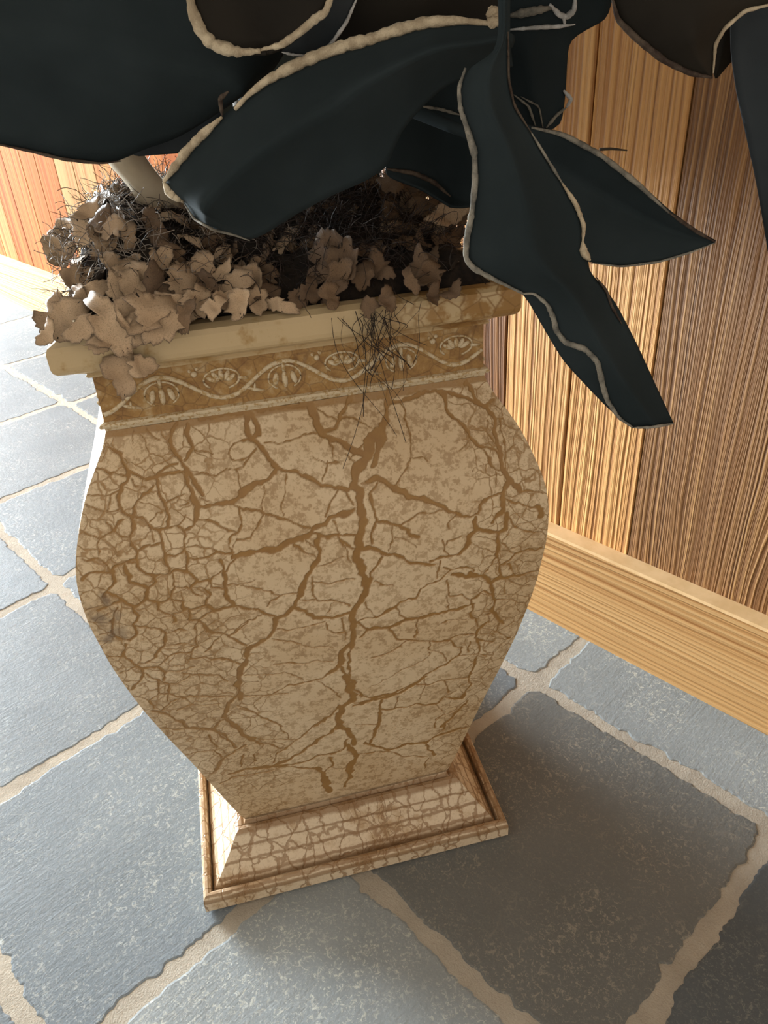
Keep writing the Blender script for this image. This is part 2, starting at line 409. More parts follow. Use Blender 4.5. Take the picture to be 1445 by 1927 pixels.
def tile(t0, t1, n0, n1, seed):
    g = 0.0112
    x0, x1, y0, y1 = t0 + g, t1 - g, n0 + g, n1 - g
    if x1 - x0 < 0.03 or y1 - y0 < 0.03: return
    step = 0.0035; r = 0.010
    P = []
    def side(a, b, c, d):
        L = math.hypot(c - a, d - b); k = max(3, int(L / step))
        return [(a + (c - a) * i / k, b + (d - b) * i / k) for i in range(k)]
    P += side(x0 + r, y0, x1 - r, y0) + side(x1, y0 + r, x1, y1 - r) + side(x1 - r, y1, x0 + r, y1) + side(x0, y1 - r, x0, y0 + r)
    P = np.array(P)
    cx, cy = (x0 + x1) / 2, (y0 + y1) / 2
    nrm = np.stack([np.where(np.abs(P[:, 0] - x0) < 1e-6, -1, np.where(np.abs(P[:, 0] - x1) < 1e-6, 1, 0)),
                    np.where(np.abs(P[:, 1] - y0) < 1e-6, -1, np.where(np.abs(P[:, 1] - y1) < 1e-6, 1, 0))], 1).astype(float)
    a = 0.008 * vnoise(P[:, 0] * 16 + seed * 7.1, P[:, 1] * 16, 5) + 0.0075 * vnoise(P[:, 0] * 70, P[:, 1] * 70 + seed, 6) + 0.004 * vnoise(P[:, 0] * 190, P[:, 1] * 190 + seed, 7)
    ch = vnoise(P[:, 0] * 38 + seed * 3, P[:, 1] * 38, 9); a -= np.where(ch > 0.36, (ch - 0.36) * 0.05, 0)
    P = P + nrm * a[:, None]
    n = len(P); V = []
    for (ins, z) in ((0, -0.008), (0.0, 0.0001), (0.0026, 0.0007)):
        Q = P - ins * nrm
        V += [(q[0] - cx, q[1] - cy, z) for q in Q]
    Fc = [(k * n + i, k * n + (i + 1) % n, (k + 1) * n + (i + 1) % n, (k + 1) * n + i) for k in range(2) for i in range(n)]
    Fc.append(tuple(2 * n + i for i in range(n)))
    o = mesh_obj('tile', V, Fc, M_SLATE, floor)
    o['tint'] = (0.76, 0.70, 0.63, 1.0) if (abs(t0 + 0.508) < 1e-6 and n0 > 0.3) else (0.5, 0.5, 0.5, 1.0) if abs(t0 + 0.122) < 1e-6 else (1.35, 1.33, 1.28, 1.0) if (n0 > 0.7 and t0 > -1.0) or (abs(t0 + 0.53) < 1e-6) else (0.84, 0.86, 0.88, 1.0)  # slate tone per tile, with some window light and shade put into it
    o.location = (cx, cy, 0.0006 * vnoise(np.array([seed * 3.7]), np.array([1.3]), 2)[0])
courses = [
    (0.757, 1.19, [-6.9, -6.5, -6.0, -5.5, -5.05, -4.6, -4.1, -3.6, -3.13, -2.66, -2.18, -1.72, -1.30, -0.92, -0.50, -0.03, 0.42, 0.9, 1.4]),
    (0.345, 0.757, [-7.0, -6.6, -6.1, -5.6, -5.1, -4.7, -4.2, -3.65, -3.1, -2.66, -2.205, -1.77, -1.36, -0.93, -0.508, -0.122, 0.30, 0.75, 1.2]),
    (-0.028, 0.345, [-7.0, -6.5, -6.0, -5.5, -4.9, -4.4, -3.9, -3.4, -2.9, -2.45, -2.1, -1.75, -1.342, -0.925, -0.53, -0.10, 0.30, 0.72, 1.15]),
    (-0.43, -0.028, [-3.5, -3.0, -2.6, -2.15, -1.7, -1.3, -0.88, -0.45, -0.02, 0.4, 0.85]),
    (-0.82, -0.43, [-2.6, -2.15, -1.7, -1.3, -0.95, -0.52, -0.1, 0.33, 0.75]),
]
sd = 0
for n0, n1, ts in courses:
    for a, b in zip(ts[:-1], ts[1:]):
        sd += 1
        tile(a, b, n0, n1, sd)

# ------------------------------------------------------------------ walls: planks and baseboards
def plank(parent, t0, t1, nface, mat, tint, z1=2.3, depth=0.022):
    g = 0.0011
    w = t1 - t0 - 2 * g; b = 0.0016
    # chamfered long edges
    pr = [(-w / 2, depth), (-w / 2, b), (-w / 2 + b, 0), (w / 2 - b, 0), (w / 2, b), (w / 2, depth)]
    V = [(x, y, z) for z in (0.0, z1) for x, y in pr]; k = len(pr)
    Fc = [(i, i + 1, k + i + 1, k + i) for i in range(k - 1)] + [tuple(range(k))[::-1], tuple(range(k, 2 * k))]
    o = mesh_obj('plank', V, Fc, mat, parent)
    o.location = ((t0 + t1) / 2, nface, 0.0); o['tint'] = (*tint, 1.0)
def wall(name, t0, t1, nface, label):
    V, Fc = bx(t0, t1, nface + 0.022, nface + 0.12, 0, 2.3)
    o = rot_obj(mesh_obj(name, V, Fc, M_FRAME)); o['tint'] = (1, 1, 1, 1)
    return tag(o, label, kind='structure')
wr = wall('wall_right', JOG_T, 1.6, WN_R, 'wall of brushed brown vertical planks behind the urn')
wl = wall('wall_left', -7.1, JOG_T, WN_L, 'set-back wall of smooth orange and pale vertical planks')
sr = [(-1.45, -1.31, 0), (-1.31, -1.18, 1), (-1.18, -1.05, 0), (-1.05, -0.91, 1), (-0.91, -0.785, 0), (-0.785, -0.708, 1), (-0.708, -0.588, 0), (-0.588, -0.461, 2), (-0.461, -0.19, 3), (-0.19, -0.05, 0), (-0.05, 0.10, 3), (0.10, 0.26, 1), (0.26, 0.42, 0), (0.42, 0.6, 3), (0.6, 0.8, 1), (0.8, 1.0, 0), (1.0, 1.2, 3), (1.2, 1.4, 1), (1.4, 1.6, 0)]
for a, b, k in sr:
    m, ti = [(M_PLANK, (1.05, 1.0, 0.95)), (M_PLANK_OLD, (0.70, 0.56, 0.44)), (M_PLANK, (1.10, 1.03, 0.94)), (M_PLANK_OLD, (0.88, 0.78, 0.66))][k]
    plank(wr, a, b, WN_R, m, ti)
sl = []
lefts = [-7.1, -6.95, -6.8, -6.66, -6.5, -6.36, -6.2, -6.05, -5.9, -5.75, -5.6, -5.45, -5.3, -5.15, -5.0, -4.85, -4.7, -4.56, -4.4, -4.26, -4.1, -3.96, -3.82, -3.68, -3.53, -3.4, -3.27, -3.13, -2.965, -2.84, -2.69, -2.555, -2.41, -2.27, -2.13, -1.98, -1.84, -1.70, -1.57, -1.45]
ltint = [(0.62, 0.46, 0.36), (0.68, 0.68, 0.70), (0.60, 0.42, 0.31), (0.66, 0.80, 0.98)]
lset = {-3.13: 0, -2.965: 2, -2.84: 2, -2.69: 3, -2.555: 3, -2.41: 1, -2.27: 2, -2.13: 0, -1.98: 2}
for i, (a, b) in enumerate(zip(lefts[:-1], lefts[1:])):
    plank(wl, a, b, WN_L, M_PLANK_L, ltint[lset.get(a, i % 4)])
def baseboard(name, t0, t1, nf, nb, label):
    b = 0.003; pr = [(nb, 0), (nf, 0), (nf, BB_H - b), (nf + b, BB_H), (nb, BB_H)]
    L = t1 - t0
    V = [(x, y - nf, z) for x in (-L / 2, L / 2) for y, z in pr]; k = 5
    Fc = [(i, (i + 1) % k, k + (i + 1) % k, k + i)[::-1] for i in range(k)] + [tuple(range(k)), tuple(range(k, 2 * k))[::-1]]
    o = rot_obj(mesh_obj(name, V, Fc, [M_BOARD, M_BOARD_TOP], None, False, [0, 0, 1, 1, 0, 0, 0])); o.location = tn((t0 + t1) / 2, nf); o['tint'] = (0.90, 0.87, 0.84, 1)
    return tag(o, label, kind='structure')
baseboard('baseboard_right', JOG_T, 1.6, BN_R, WN_R, 'plain golden softwood baseboard under the brushed brown planks')
baseboard('baseboard_left', -7.1, JOG_T - 0.035, BN_L, WN_L, 'plain golden softwood baseboard under the orange planks')
# return of the projecting wall section
V, Fc = bx(JOG_T - 0.02, JOG_T, WN_R, WN_L + 0.1, 0, 2.3)
o = rot_obj(mesh_obj('wall_return', V, Fc, M_PLANK)); o['tint'] = (1, 1, 1, 1); tag(o, 'narrow wooden return of the projecting wall', kind='structure')
# end wall with the tall window that lets the daylight in
ew = []
for (a, b, z0, z1) in ((-2.4, -1.64, 0, 2.5), (0.98, 1.25, 0, 2.5), (-1.64, 0.98, 0, 0.15), (-1.64, 0.98, 2.35, 2.5)):
    ew.append(bx(-7.16, -7.04, a, b, z0, z1))
mb = MB()
for V, Fc in ew: mb.add([np.array(v) for v in V], Fc)
o = rot_obj(mb.build('wall_far', M_PLASTER, smooth=False)); tag(o, 'plaster end wall around the tall window', kind='structure')
mb = MB()
for (a, b, z0, z1) in ((-1.64, -1.58, 0.15, 2.35), (0.92, 0.98, 0.15, 2.35), (-1.58, 0.92, 0.15, 0.21), (-1.58, 0.92, 2.29, 2.35), (-0.36, -0.30, 0.21, 2.29)):
    V, Fc = bx(-7.13, -7.06, a, b, z0, z1); mb.add([np.array(v) for v in V], Fc)
o = rot_obj(mb.build('window_1', M_FRAME, smooth=False)); o['tint'] = (1, 1, 1, 1); tag(o, 'tall wooden window frame in the end wall', kind='structure')

V, Fc = bx(-7.16, 1.6, -2.4, 1.25, 2.5, 2.6)
o = rot_obj(mesh_obj('ceiling', V, Fc, M_PLASTER)); tag(o, 'plain plaster ceiling', kind='structure')

# ------------------------------------------------------------------ urn
UX, UY, UYAW = -0.09515, 0.76223, 0.2021
urn = empty('urn', (UX, UY, 0.0022), UYAW)
tag(urn, 'tall square-sided urn in cracked cream paint on the slate floor', 'urn')
UM = np.array([[math.cos(UYAW), -math.sin(UYAW), 0], [math.sin(UYAW), math.cos(UYAW), 0], [0, 0, 1]]); UC = np.array([UX, UY, 0.0])
def to_local(P): return UM.T @ (np.asarray(P) - UC)
def to_world(p): return UM @ np.asarray(p) + UC
def square_lathe(profile, nseg=1, closed=False):
    """sweep a (half width, height) profile round a square with mitred corners"""
    V = []; Fc = []
    ring = 4 * nseg
    for w, z in profile:
        for (cx, cy), (dx, dy) in (((-1, -1), (1, -1)), ((1, -1), (1, 1)), ((1, 1), (-1, 1)), ((-1, 1), (-1, -1))):
            for s in range(nseg):
                u = s / nseg
                V.append((w * (cx + (dx - cx) * u), w * (cy + (dy - cy) * u), z))
    k = len(profile)
    for j in range(k if closed else k - 1):
        j2 = (j + 1) % k
        for i in range(ring):
            i2 = (i + 1) % ring
            Fc.append((j * ring + i, j * ring + i2, j2 * ring + i2, j2 * ring + i))
    return V, Fc
# raised outer frame of the foot, with its rounded top
V, Fc = square_lathe([(0.1815, 0.006), (0.1905, 0.0), (0.1934, 0.003), (0.1934, 0.020), (0.1925, 0.025), (0.1895, 0.0285), (0.1865, 0.0285), (0.1835, 0.0255), (0.1825, 0.020)], 24, True)
mesh_obj('foot_frame', V, Fc, M_BASE, urn)
# stepped pyramid plinth
pp = [(0.181, 0.004), (0.1806, 0.0185), (0.1775, 0.0225), (0.1745, 0.0265), (0.1735, 0.0275), (0.1640, 0.0390), (0.1630, 0.0405), (0.1530, 0.0530), (0.1500, 0.0585), (0.1445, 0.0665), (0.1400, 0.0695), (0.1360, 0.0695), (0.1335, 0.0675), (0.1315, 0.0700), (0.1300, 0.0740), (0.1240, 0.0745)]
V, Fc = square_lathe(pp, 24)
b0 = len(V); V += [(-0.1, -0.1, 0.0745), (0.1, -0.1, 0.0745), (0.1, 0.1, 0.0745), (-0.1, 0.1, 0.0745)]; Fc.append((b0, b0 + 1, b0 + 2, b0 + 3))
mesh_obj('plinth', V, Fc, M_BASE, urn)
# a pale rubbed spot and a drip on the plinth are left to the paint
# body profile measured from both silhouettes
PZ = np.array([0.0725, 0.080, 0.120, 0.175, 0.2345, 0.290, 0.3450, 0.390, 0.4230, 0.4760, 0.506, 0.526, 0.546, 0.575, 0.592, 0.606, 0.618, 0.6245, 0.630])
PW = np.array([0.1300, 0.1325, 0.1420, 0.1540, 0.1670, 0.1800, 0.1920, 0.2000, 0.2050, 0.2102, 0.2104, 0.2085, 0.2035, 0.1925, 0.1842, 0.1750, 0.1665, 0.1632, 0.1622])
def wz(z): return np.interp(z, PZ, PW)
zz_ = np.linspace(PZ[0], PZ[-1], 400); ww_ = wz(zz_)
for _ in range(60):
    ww_[1:-1] = 0.25 * ww_[:-2] + 0.5 * ww_[1:-1] + 0.25 * ww_[2:]
def wz(z): return np.interp(z, zz_, ww_)
arc_ = np.r_[0, np.cumsum(np.hypot(np.diff(zz_), np.diff(ww_)))]
def face_hit(px, py):
    """where the view ray through a photo pixel meets the curved front panel: (x, arc length), pixel size"""
    d = UM.T @ ray(px, py); c = UM.T @ (CC - UC)
    lo, hi = 0.05, 2.0
    k = np.linspace(0.3, 1.4, 700); P = c[None] + d[None] * k[:, None]
    g = P[:, 1] + wz(P[:, 2]); i = np.argmax(g > 0)
    a, b = k[i - 1], k[i]
    for _ in range(25):
        m = 0.5 * (a + b); p = c + d * m
        if p[1] + wz(p[2]) > 0: b = m
        else: a = m
    p = c + d * b
    return p[0], np.interp(p[2], zz_, arc_), b * np.linalg.norm(d) / F_PX

CR1 = [  # crack traces on the front panel: (origin x, origin y, zoom), then (width, points...)
 ((130,740,4.1286),[
 (9,[(930,240),(930,330),(960,440),(900,530)]),(7,[(850,250),(790,370),(800,450),(860,530),(910,600)]),(8,[(910,600),(980,690),(1030,800)]),
 (9,[(910,600),(940,720),(960,830),(1000,900),(1000,1010)]),(8,[(1000,900),(1110,880),(1250,870),(1340,810),(1445,730)]),
 (7,[(910,620),(840,640),(750,650),(680,670),(580,680),(490,655),(450,590),(400,500),(320,430)]),(4,[(840,560),(750,600),(690,660)]),
 (6,[(680,670),(700,750),(720,840),(770,900),(790,970),(770,1050)]),(4,[(230,600),(330,640),(450,670)]),
 (6,[(460,640),(460,690),(420,780),(400,880),(430,930),(490,970),(580,990),(640,1050),(720,1070),(770,1050)]),
 (6,[(490,970),(510,1050),(490,1130),(510,1200),(540,1240),(540,1330)]),(3,[(140,820),(270,810),(400,795)]),(3.5,[(140,890),(230,920),(310,940),(410,915)]),
 (3,[(340,800),(340,850),(310,930)]),(4,[(650,740),(580,820),(530,900),(520,960)]),(3,[(900,810),(820,830),(770,870)]),(3,[(850,885),(940,880)]),
 (5,[(1000,1010),(950,1070),(900,1095)]),(4,[(1000,1010),(1090,1020),(1180,1040),(1280,1100)]),(5,[(770,1050),(850,1040),(890,1090),(910,1190),(940,1280),(930,1390)]),
 (5,[(720,1080),(740,1160),(760,1270),(770,1390)]),(5,[(540,1240),(600,1200),(740,1160)]),(4,[(380,1060),(250,1130),(220,1200),(240,1270)]),
 (4,[(290,1010),(350,1080),(390,1130),(490,1140)]),(3,[(90,1080),(150,1130),(250,1140)]),(3,[(440,990),(370,1060)]),(4,[(110,1295),(180,1310),(270,1310),(340,1390)]),
 (4,[(540,1330),(430,1330),(360,1400)]),(2.5,[(270,1150),(330,1220),(380,1280)]),(4,[(770,1270),(910,1240),(940,1210),(1000,1200),(1100,1215),(1150,1250)]),
 (5,[(940,1310),(1050,1290),(1150,1260),(1260,1240),(1300,1280),(1445,1250)]),(4,[(1320,900),(1340,1020),(1300,1100),(1250,1150),(1240,1200),(1280,1240)]),
 (3,[(1000,655),(1150,650),(1220,600),(1350,580),(1390,520),(1445,450)]),(7,[(1380,190),(1390,300),(1400,370),(1445,400)]),(2.5,[(1380,380),(1290,410),(1250,480),(1270,520)]),
 (2.5,[(1280,600),(1340,740)]),(2.5,[(610,290),(650,350),(700,380)]),(2,[(505,310),(500,400)]),(3,[(985,450),(1110,490)]),(3,[(480,700),(520,760),(590,760)]),
 (3,[(640,1010),(680,950),(730,935)]),(3,[(650,1070),(670,1150)]),(3,[(860,1030),(910,960)]),(3,[(1000,830),(1090,850)]),(2.5,[(270,230),(300,400),(290,500)])]),
 ((440,700,4.1286),[
 (9,[(130,340),(190,420),(190,490),(120,520)]),(10,[(95,350),(100,470),(130,540),(220,610),(280,700),(340,780)]),(9,[(340,780),(260,860),(160,890),(70,950),(0,1040)]),
 (8,[(340,770),(490,790),(600,840),(740,910),(890,940)]),(10,[(-260,360),(0,330),(150,305),(350,295),(520,275),(600,270)]),
 (12,[(520,190),(570,250),(620,350),(640,430),(720,510),(800,560),(900,610),(980,650)]),(7,[(940,150),(870,270),(810,400),(780,460),(720,470)]),
 (12,[(1190,180),(1190,340),(1160,440),(1110,500),(1060,560)]),(18,[(1110,480),(1060,560),(1050,650),(960,750),(930,830),(930,900)]),
 (15,[(930,900),(990,940),(970,1050),(1010,1150),(1010,1250),(980,1320),(970,1445)]),(10,[(1150,430),(1160,500),(1120,600),(1100,680),(1080,740)]),
 (9,[(1040,860),(1120,850),(1190,880),(1270,930),(1340,980),(1445,1000)]),(10,[(930,1100),(850,1110),(760,1150),(700,1200),(630,1220),(570,1290),(460,1330),(370,1370),(240,1390),(0,1440)]),
 (6,[(600,1270),(720,1300),(830,1280),(960,1290)]),(5,[(0,1040),(90,1080),(180,1090),(330,1140),(480,1180),(590,1230)]),(4,[(50,1080),(60,1200),(0,1290)]),(5,[(660,1300),(660,1445)]),
 (5,[(1060,960),(1090,1040),(1100,1150),(1090,1270),(1070,1360)]),(6,[(1100,1180),(1240,1200),(1340,1230),(1390,1280),(1445,1290)]),(8,[(1010,1390),(1120,1400),(1220,1445)]),
 (3,[(230,570),(400,550),(560,500),(650,490)]),(2.5,[(1300,260),(1350,400),(1370,600),(1330,740),(1280,880)]),(2,[(620,690),(700,720),(830,730)]),(2,[(720,700),(690,860)]),
 (3,[(800,940),(740,1060),(710,1140)]),(2,[(230,900),(230,1130)]),(2,[(400,810),(400,940),(370,1130)]),(2.5,[(240,1130),(150,1240),(130,1290),(20,1330)]),(2,[(0,770),(70,920)]),
 (3,[(620,300),(700,340),(800,380)]),(2,[(850,350),(950,390),(1070,430)]),(2,[(1230,1210),(1220,1400)]),(2,[(1240,1305),(1340,1310),(1420,1380)]),(2.5,[(780,1180),(830,1260)]),
 (3.5,[(820,1300),(860,1360),(950,1390)]),(2.5,[(560,1330),(650,1370)]),(3,[(460,1370),(620,1445)]),(2.5,[(0,690),(80,680),(170,620)]),(2.5,[(0,590),(60,550),(120,540)]),
 (7,[(1445,190),(1330,230),(1220,255)]),(3,[(870,950),(920,1060)]),(3,[(900,700),(1000,590),(1100,470)]),(2,[(740,560),(780,690)]),(3,[(880,660),(940,720)]),(2.5,[(1000,880),(1080,840)]),(4,[(1060,960),(1120,890)])]),
 ((700,700,4.1286),[
 (7,[(140,255),(260,225),(400,190),(510,170),(640,180),(720,210),(800,250),(880,290),(910,290)]),(7,[(730,100),(790,180),(830,240),(890,290),(950,230)]),
 (7,[(540,180),(580,290),(640,370),(710,420),(760,520),(840,580),(920,610),(980,650)]),(7,[(910,310),(960,380),(960,500),(980,600)]),(11,[(980,600),(1010,700),(1030,790),(1080,860),(1140,940)]),
 (8,[(1060,870),(1010,910),(1020,1020),(1000,1100),(950,1190)]),(6,[(1000,950),(900,990),(840,1040),(820,1110),(750,1150),(680,1130),(610,1090)]),(9,[(200,910),(270,970),(400,1010),(520,1060),(610,1100)]),
 (8,[(790,1150),(820,1240),(900,1260),(980,1270),(1030,1230),(1030,1110)]),(7,[(820,1250),(750,1310),(740,1370),(690,1430)]),(8,[(980,1270),(980,1380),(970,1445)]),
 (4,[(880,620),(890,690),(960,750),(1000,770)]),(3,[(960,770),(950,900)]),(4,[(1040,1010),(1130,1040),(1260,1070),(1330,1080)]),(15,[(1290,1080),(1300,1130)]),(2,[(1130,1210),(1280,1160)]),
 (4,[(1050,1160),(1110,1210),(1200,1260),(1330,1270)]),(3,[(230,1200),(360,1130),(500,1120),(550,1090)]),(3,[(660,1140),(590,1200),(600,1240)]),(3,[(690,1300),(600,1320),(570,1380),(590,1445)]),
 (3,[(1140,940),(1220,940),(1320,950)]),(2,[(1130,880),(1240,830)]),(3,[(1000,370),(1010,500),(1040,620),(1050,760)]),(2.5,[(1110,560),(1050,620)]),(2,[(860,730),(780,790)]),(2,[(760,540),(680,640)]),
 (2,[(290,670),(430,700)]),(4,[(1010,1350),(1060,1390),(1110,1420),(1300,1390)]),(3,[(960,380),(1020,370)]),(3,[(880,380),(900,470),(950,560)])]),
 ((130,1050,4.1286),[
 (5,[(100,190),(200,130),(350,130),(380,80),(480,30),(540,20)]),(7,[(370,130),(385,190),(330,270),(280,330)]),
 (7,[(430,80),(480,160),(480,210),(560,220),(600,240),(600,320),(530,390),(450,370),(390,330),(330,290)]),(7,[(510,390),(540,470),(500,540),(540,590),(480,640)]),
 (5,[(540,30),(550,90),(600,150),(650,160),(720,140),(830,120),(930,120),(990,180),(940,240)]),(4,[(770,0),(770,110)]),(4,[(940,0),(930,110)]),(4,[(650,160),(690,200),(600,240)]),
 (5,[(620,330),(690,350),(700,400),(750,440),(810,450),(820,500)]),(4,[(810,140),(830,240),(810,330),(710,350)]),(4,[(830,240),(950,250),(990,290),(1050,300)]),
 (6,[(820,340),(880,350),(890,400),(940,410),(940,470),(1010,490),(1060,540),(1120,590),(1240,610),(1300,650),(1390,690)]),(3,[(820,430),(890,410)]),
 (6,[(940,410),(1050,370),(1120,410),(1200,400),(1300,390),(1445,410)]),(4,[(1010,490),(1080,440),(1120,410)]),(4,[(1050,370),(1090,290),(1060,240)]),(6,[(1180,30),(1200,110),(1230,180),(1210,300),(1280,380)]),
 (4,[(1190,120),(1100,180),(1100,230),(1210,250)]),(3,[(1000,190),(1080,180),(1100,230)]),(3.5,[(1250,605),(1340,560),(1400,490),(1445,480)]),(3,[(1010,500),(980,590),(1000,690),(960,720),(950,790)]),
 (5,[(500,540),(560,550),(660,550),(770,590),(760,680),(690,740),(600,820)]),(3,[(770,600),(850,575),(920,575)]),(3,[(760,690),(870,680),(1000,690)]),
 (5,[(440,690),(430,770),(510,850),(580,870),(690,850),(760,890),(740,960)]),(5,[(580,870),(550,970),(500,1040)]),(5,[(350,500),(350,600),(400,640),(470,640)]),(3,[(380,400),(350,500)]),(3,[(230,610),(350,600)]),
 (5,[(230,420),(300,400),(380,350)]),(3,[(720,740),(770,770),(690,850)]),(3,[(770,770),(860,750),(950,740)]),(3,[(770,890),(870,880),(960,850)]),(3,[(870,895),(950,915),(1060,915),(1160,930),(1240,970)]),
 (4,[(950,790),(1080,780),(1180,790),(1340,830)]),(3,[(1070,740),(1150,640)]),(3,[(590,900),(680,960),(740,980),(830,985),(930,930)]),(4,[(690,970),(690,1050),(640,1110),(660,1180)]),(3,[(780,990),(750,1130)]),
 (4,[(690,1055),(800,1070),(900,1095),(1000,1080),(1150,1090),(1280,1085)]),(2.5,[(900,1095),(950,1140)]),(2.5,[(840,1190),(950,1155),(1180,1150)]),(3,[(830,1100),(720,1190)]),
 (6,[(650,1195),(760,1220),(830,1260),(890,1280),(930,1340),(1010,1335)]),(2.5,[(720,1335),(930,1340)]),(6,[(1040,1335),(1130,1340),(1180,1270),(1230,1260),(1320,1330),(1360,1380),(1445,1410)]),(4,[(1130,1340),(1180,1390),(1260,1440)]),
 (3,[(310,790),(430,770)]),(3,[(420,900),(520,850)]),(3,[(430,975),(540,970)])]),
 ((400,1020,4.1286),[
 (3,[(0,120),(150,90),(190,0)]),(9,[(220,120),(360,80),(490,80),(590,40),(690,0)]),(5,[(220,120),(140,180),(120,240)]),
 (9,[(820,0),(830,80),(800,180),(720,290),(690,390),(650,510),(560,580),(490,620),(480,700),(430,760),(280,850)]),(11,[(280,850),(260,940),(220,1040),(200,1130)]),
 (6,[(60,170),(90,200),(80,260),(110,310),(100,420),(180,510),(350,530),(410,570),(490,590)]),(5,[(0,545),(180,515)]),(8,[(650,530),(720,550),(830,600),(940,590),(1070,550)]),
 (3.5,[(770,280),(770,420),(810,450),(950,470),(1070,500)]),(4,[(680,465),(790,455)]),(3,[(780,325),(900,330),(1110,300)]),(16,[(1140,0),(1130,90),(1150,200),(1190,300),(1180,400),(1140,480)]),
 (13,[(1140,480),(1090,580),(1090,680),(1100,760),(1080,830)]),(6,[(1080,830),(1060,940),(1070,1050),(1110,1150),(1160,1210)]),(11,[(1080,780),(1010,850),(1010,950),(940,1010)]),
 (14,[(1040,1050),(1070,1160),(1090,1240)]),(6,[(1000,980),(1040,1060)]),(4.5,[(940,1010),(860,1060),(720,1090),(590,1130),(490,1180)]),(12,[(1090,1250),(1000,1300),(980,1380),(980,1445)]),(4,[(1000,1280),(860,1400),(790,1445)]),
 (8,[(1160,740),(1210,700),(1350,680),(1445,655)]),(8,[(1130,630),(1200,690)]),(7,[(1180,60),(1280,75),(1370,115),(1445,130)]),(5,[(1330,130),(1240,240),(1220,340),(1190,430)]),
 (4,[(1150,610),(1280,590),(1390,530),(1445,500)]),(3,[(1180,490),(1270,580)]),(2.5,[(1250,325),(1410,355)]),(5,[(1140,1200),(1250,1220),(1350,1190),(1445,1180)]),(6,[(1120,1260),(1240,1240),(1330,1220)]),
 (3,[(820,1075),(1000,1220)]),(2,[(260,1055),(560,1030),(650,1040),(720,1085)]),(2.5,[(480,970),(640,950),(940,925)]),(3,[(250,1210),(480,1195),(590,1180)]),(3,[(0,1215),(180,1210)]),
 (2.5,[(470,770),(680,800),(770,830),(940,825)]),(3,[(510,690),(700,680),(860,630)]),(3,[(430,510),(450,480),(560,420),(680,400)]),(3,[(220,355),(280,375),(450,390),(540,430)]),(2,[(120,350),(320,320)]),
 (3,[(880,640),(910,690),(1010,720)]),(2.5,[(940,480),(900,560)]),(3,[(620,40),(800,130)]),(2,[(810,210),(1020,130)]),(3,[(720,0),(770,40),(820,50)]),(4,[(0,720),(120,730),(190,780),(280,820)]),(3,[(150,720),(270,620),(380,580)]),
 (3.5,[(0,895),(140,930),(220,960)]),(7,[(200,1130),(230,1240)]),(6,[(215,1120),(200,1210),(130,1275)]),(9,[(130,1270),(80,1370)]),(3,[(210,1290),(300,1320),(430,1380),(540,1445)]),(4,[(1000,0),(1090,70)]),(3,[(1030,50),(1080,170)]),(3,[(1010,600),(1030,760)])]),
 ((700,1020,4.1286),[
 (7,[(0,75),(70,80),(180,130),(310,180),(480,190)]),(5,[(450,160),(590,125),(690,120),(740,60),(750,0)]),(3,[(560,0),(590,120)]),(3,[(510,170),(510,290)]),(4,[(550,210),(620,230),(700,205),(770,230),(780,250)]),
 (4.5,[(620,230),(540,300),(460,340),(380,370),(340,440),(220,490),(170,530),(30,600),(0,600)]),(9,[(640,270),(720,280),(780,270),(870,270),(930,330),(930,420),(940,460)]),(6,[(970,0),(970,130),(1000,190),(1000,280),(930,330)]),
 (4,[(970,130),(870,270)]),(5,[(1000,290),(1120,270),(1260,240)]),(4,[(1010,190),(1110,110),(1200,80),(1310,60)]),(4,[(1060,170),(1100,260)]),(3,[(1050,290),(1100,330),(1220,350)]),(4,[(940,460),(880,400),(790,450),(780,490)]),
 (3,[(940,460),(1010,450),(1170,490)]),(7,[(0,690),(130,680),(260,620),(370,610),(460,570),(590,550),(780,495)]),(3,[(170,530),(250,610)]),(4,[(360,620),(340,750)]),
 (5,[(120,700),(200,770),(340,775),(480,780),(600,770),(640,810),(690,830),(680,890),(570,950),(430,1030),(330,1100),(280,1130)]),(6,[(280,1130),(140,1190),(0,1230)]),(3.5,[(600,760),(680,730),(800,715)]),
 (4,[(780,490),(770,570),(820,640),(840,660)]),(6,[(900,630),(830,690),(810,750),(860,780),(930,790)]),(6,[(940,470),(930,540),(980,610),(1020,640)]),(3,[(900,570),(910,640)]),(3,[(850,590),(920,570)]),
 (4.5,[(830,770),(820,880),(800,960),(750,1050),(770,1110),(720,1190)]),(4,[(760,790),(750,860)]),(3,[(680,890),(830,885),(930,890)]),(3,[(1000,620),(960,700),(1070,760)]),(3,[(870,680),(990,710)]),
 (4,[(330,1110),(440,1120),(510,1090),(570,1080),(650,1070),(750,1060)]),(4,[(560,1090),(580,1170)]),(5,[(720,1190),(700,1230),(580,1210)]),(5,[(730,1260),(640,1330),(580,1400),(540,1445)]),(3,[(500,1265),(590,1190),(650,1160)]),
 (3,[(80,1310),(340,1270),(490,1270)]),(2.5,[(210,1210),(180,1300)]),(2.5,[(400,1060),(420,1120),(370,1230)]),(2,[(490,1270),(560,1330),(490,1400)]),(3,[(430,790),(450,850),(550,870),(570,930)]),
 (2.5,[(0,910),(140,870),(250,790)]),(2,[(0,1130),(180,1030),(390,930),(450,870)]),(3,[(580,310),(600,420),(700,430),(770,460)]),(2,[(590,430),(575,540)]),(2,[(510,660),(600,610),(740,600)])]),
 ((330,1300,4.1286),[
 (7,[(380,230),(480,270),(550,350),(660,420)]),(4,[(660,430),(730,425),(830,465)]),(5,[(0,230),(60,240),(110,300),(190,300)]),(5,[(220,300),(320,310),(400,360),(470,450)]),(3,[(0,315),(110,305)]),
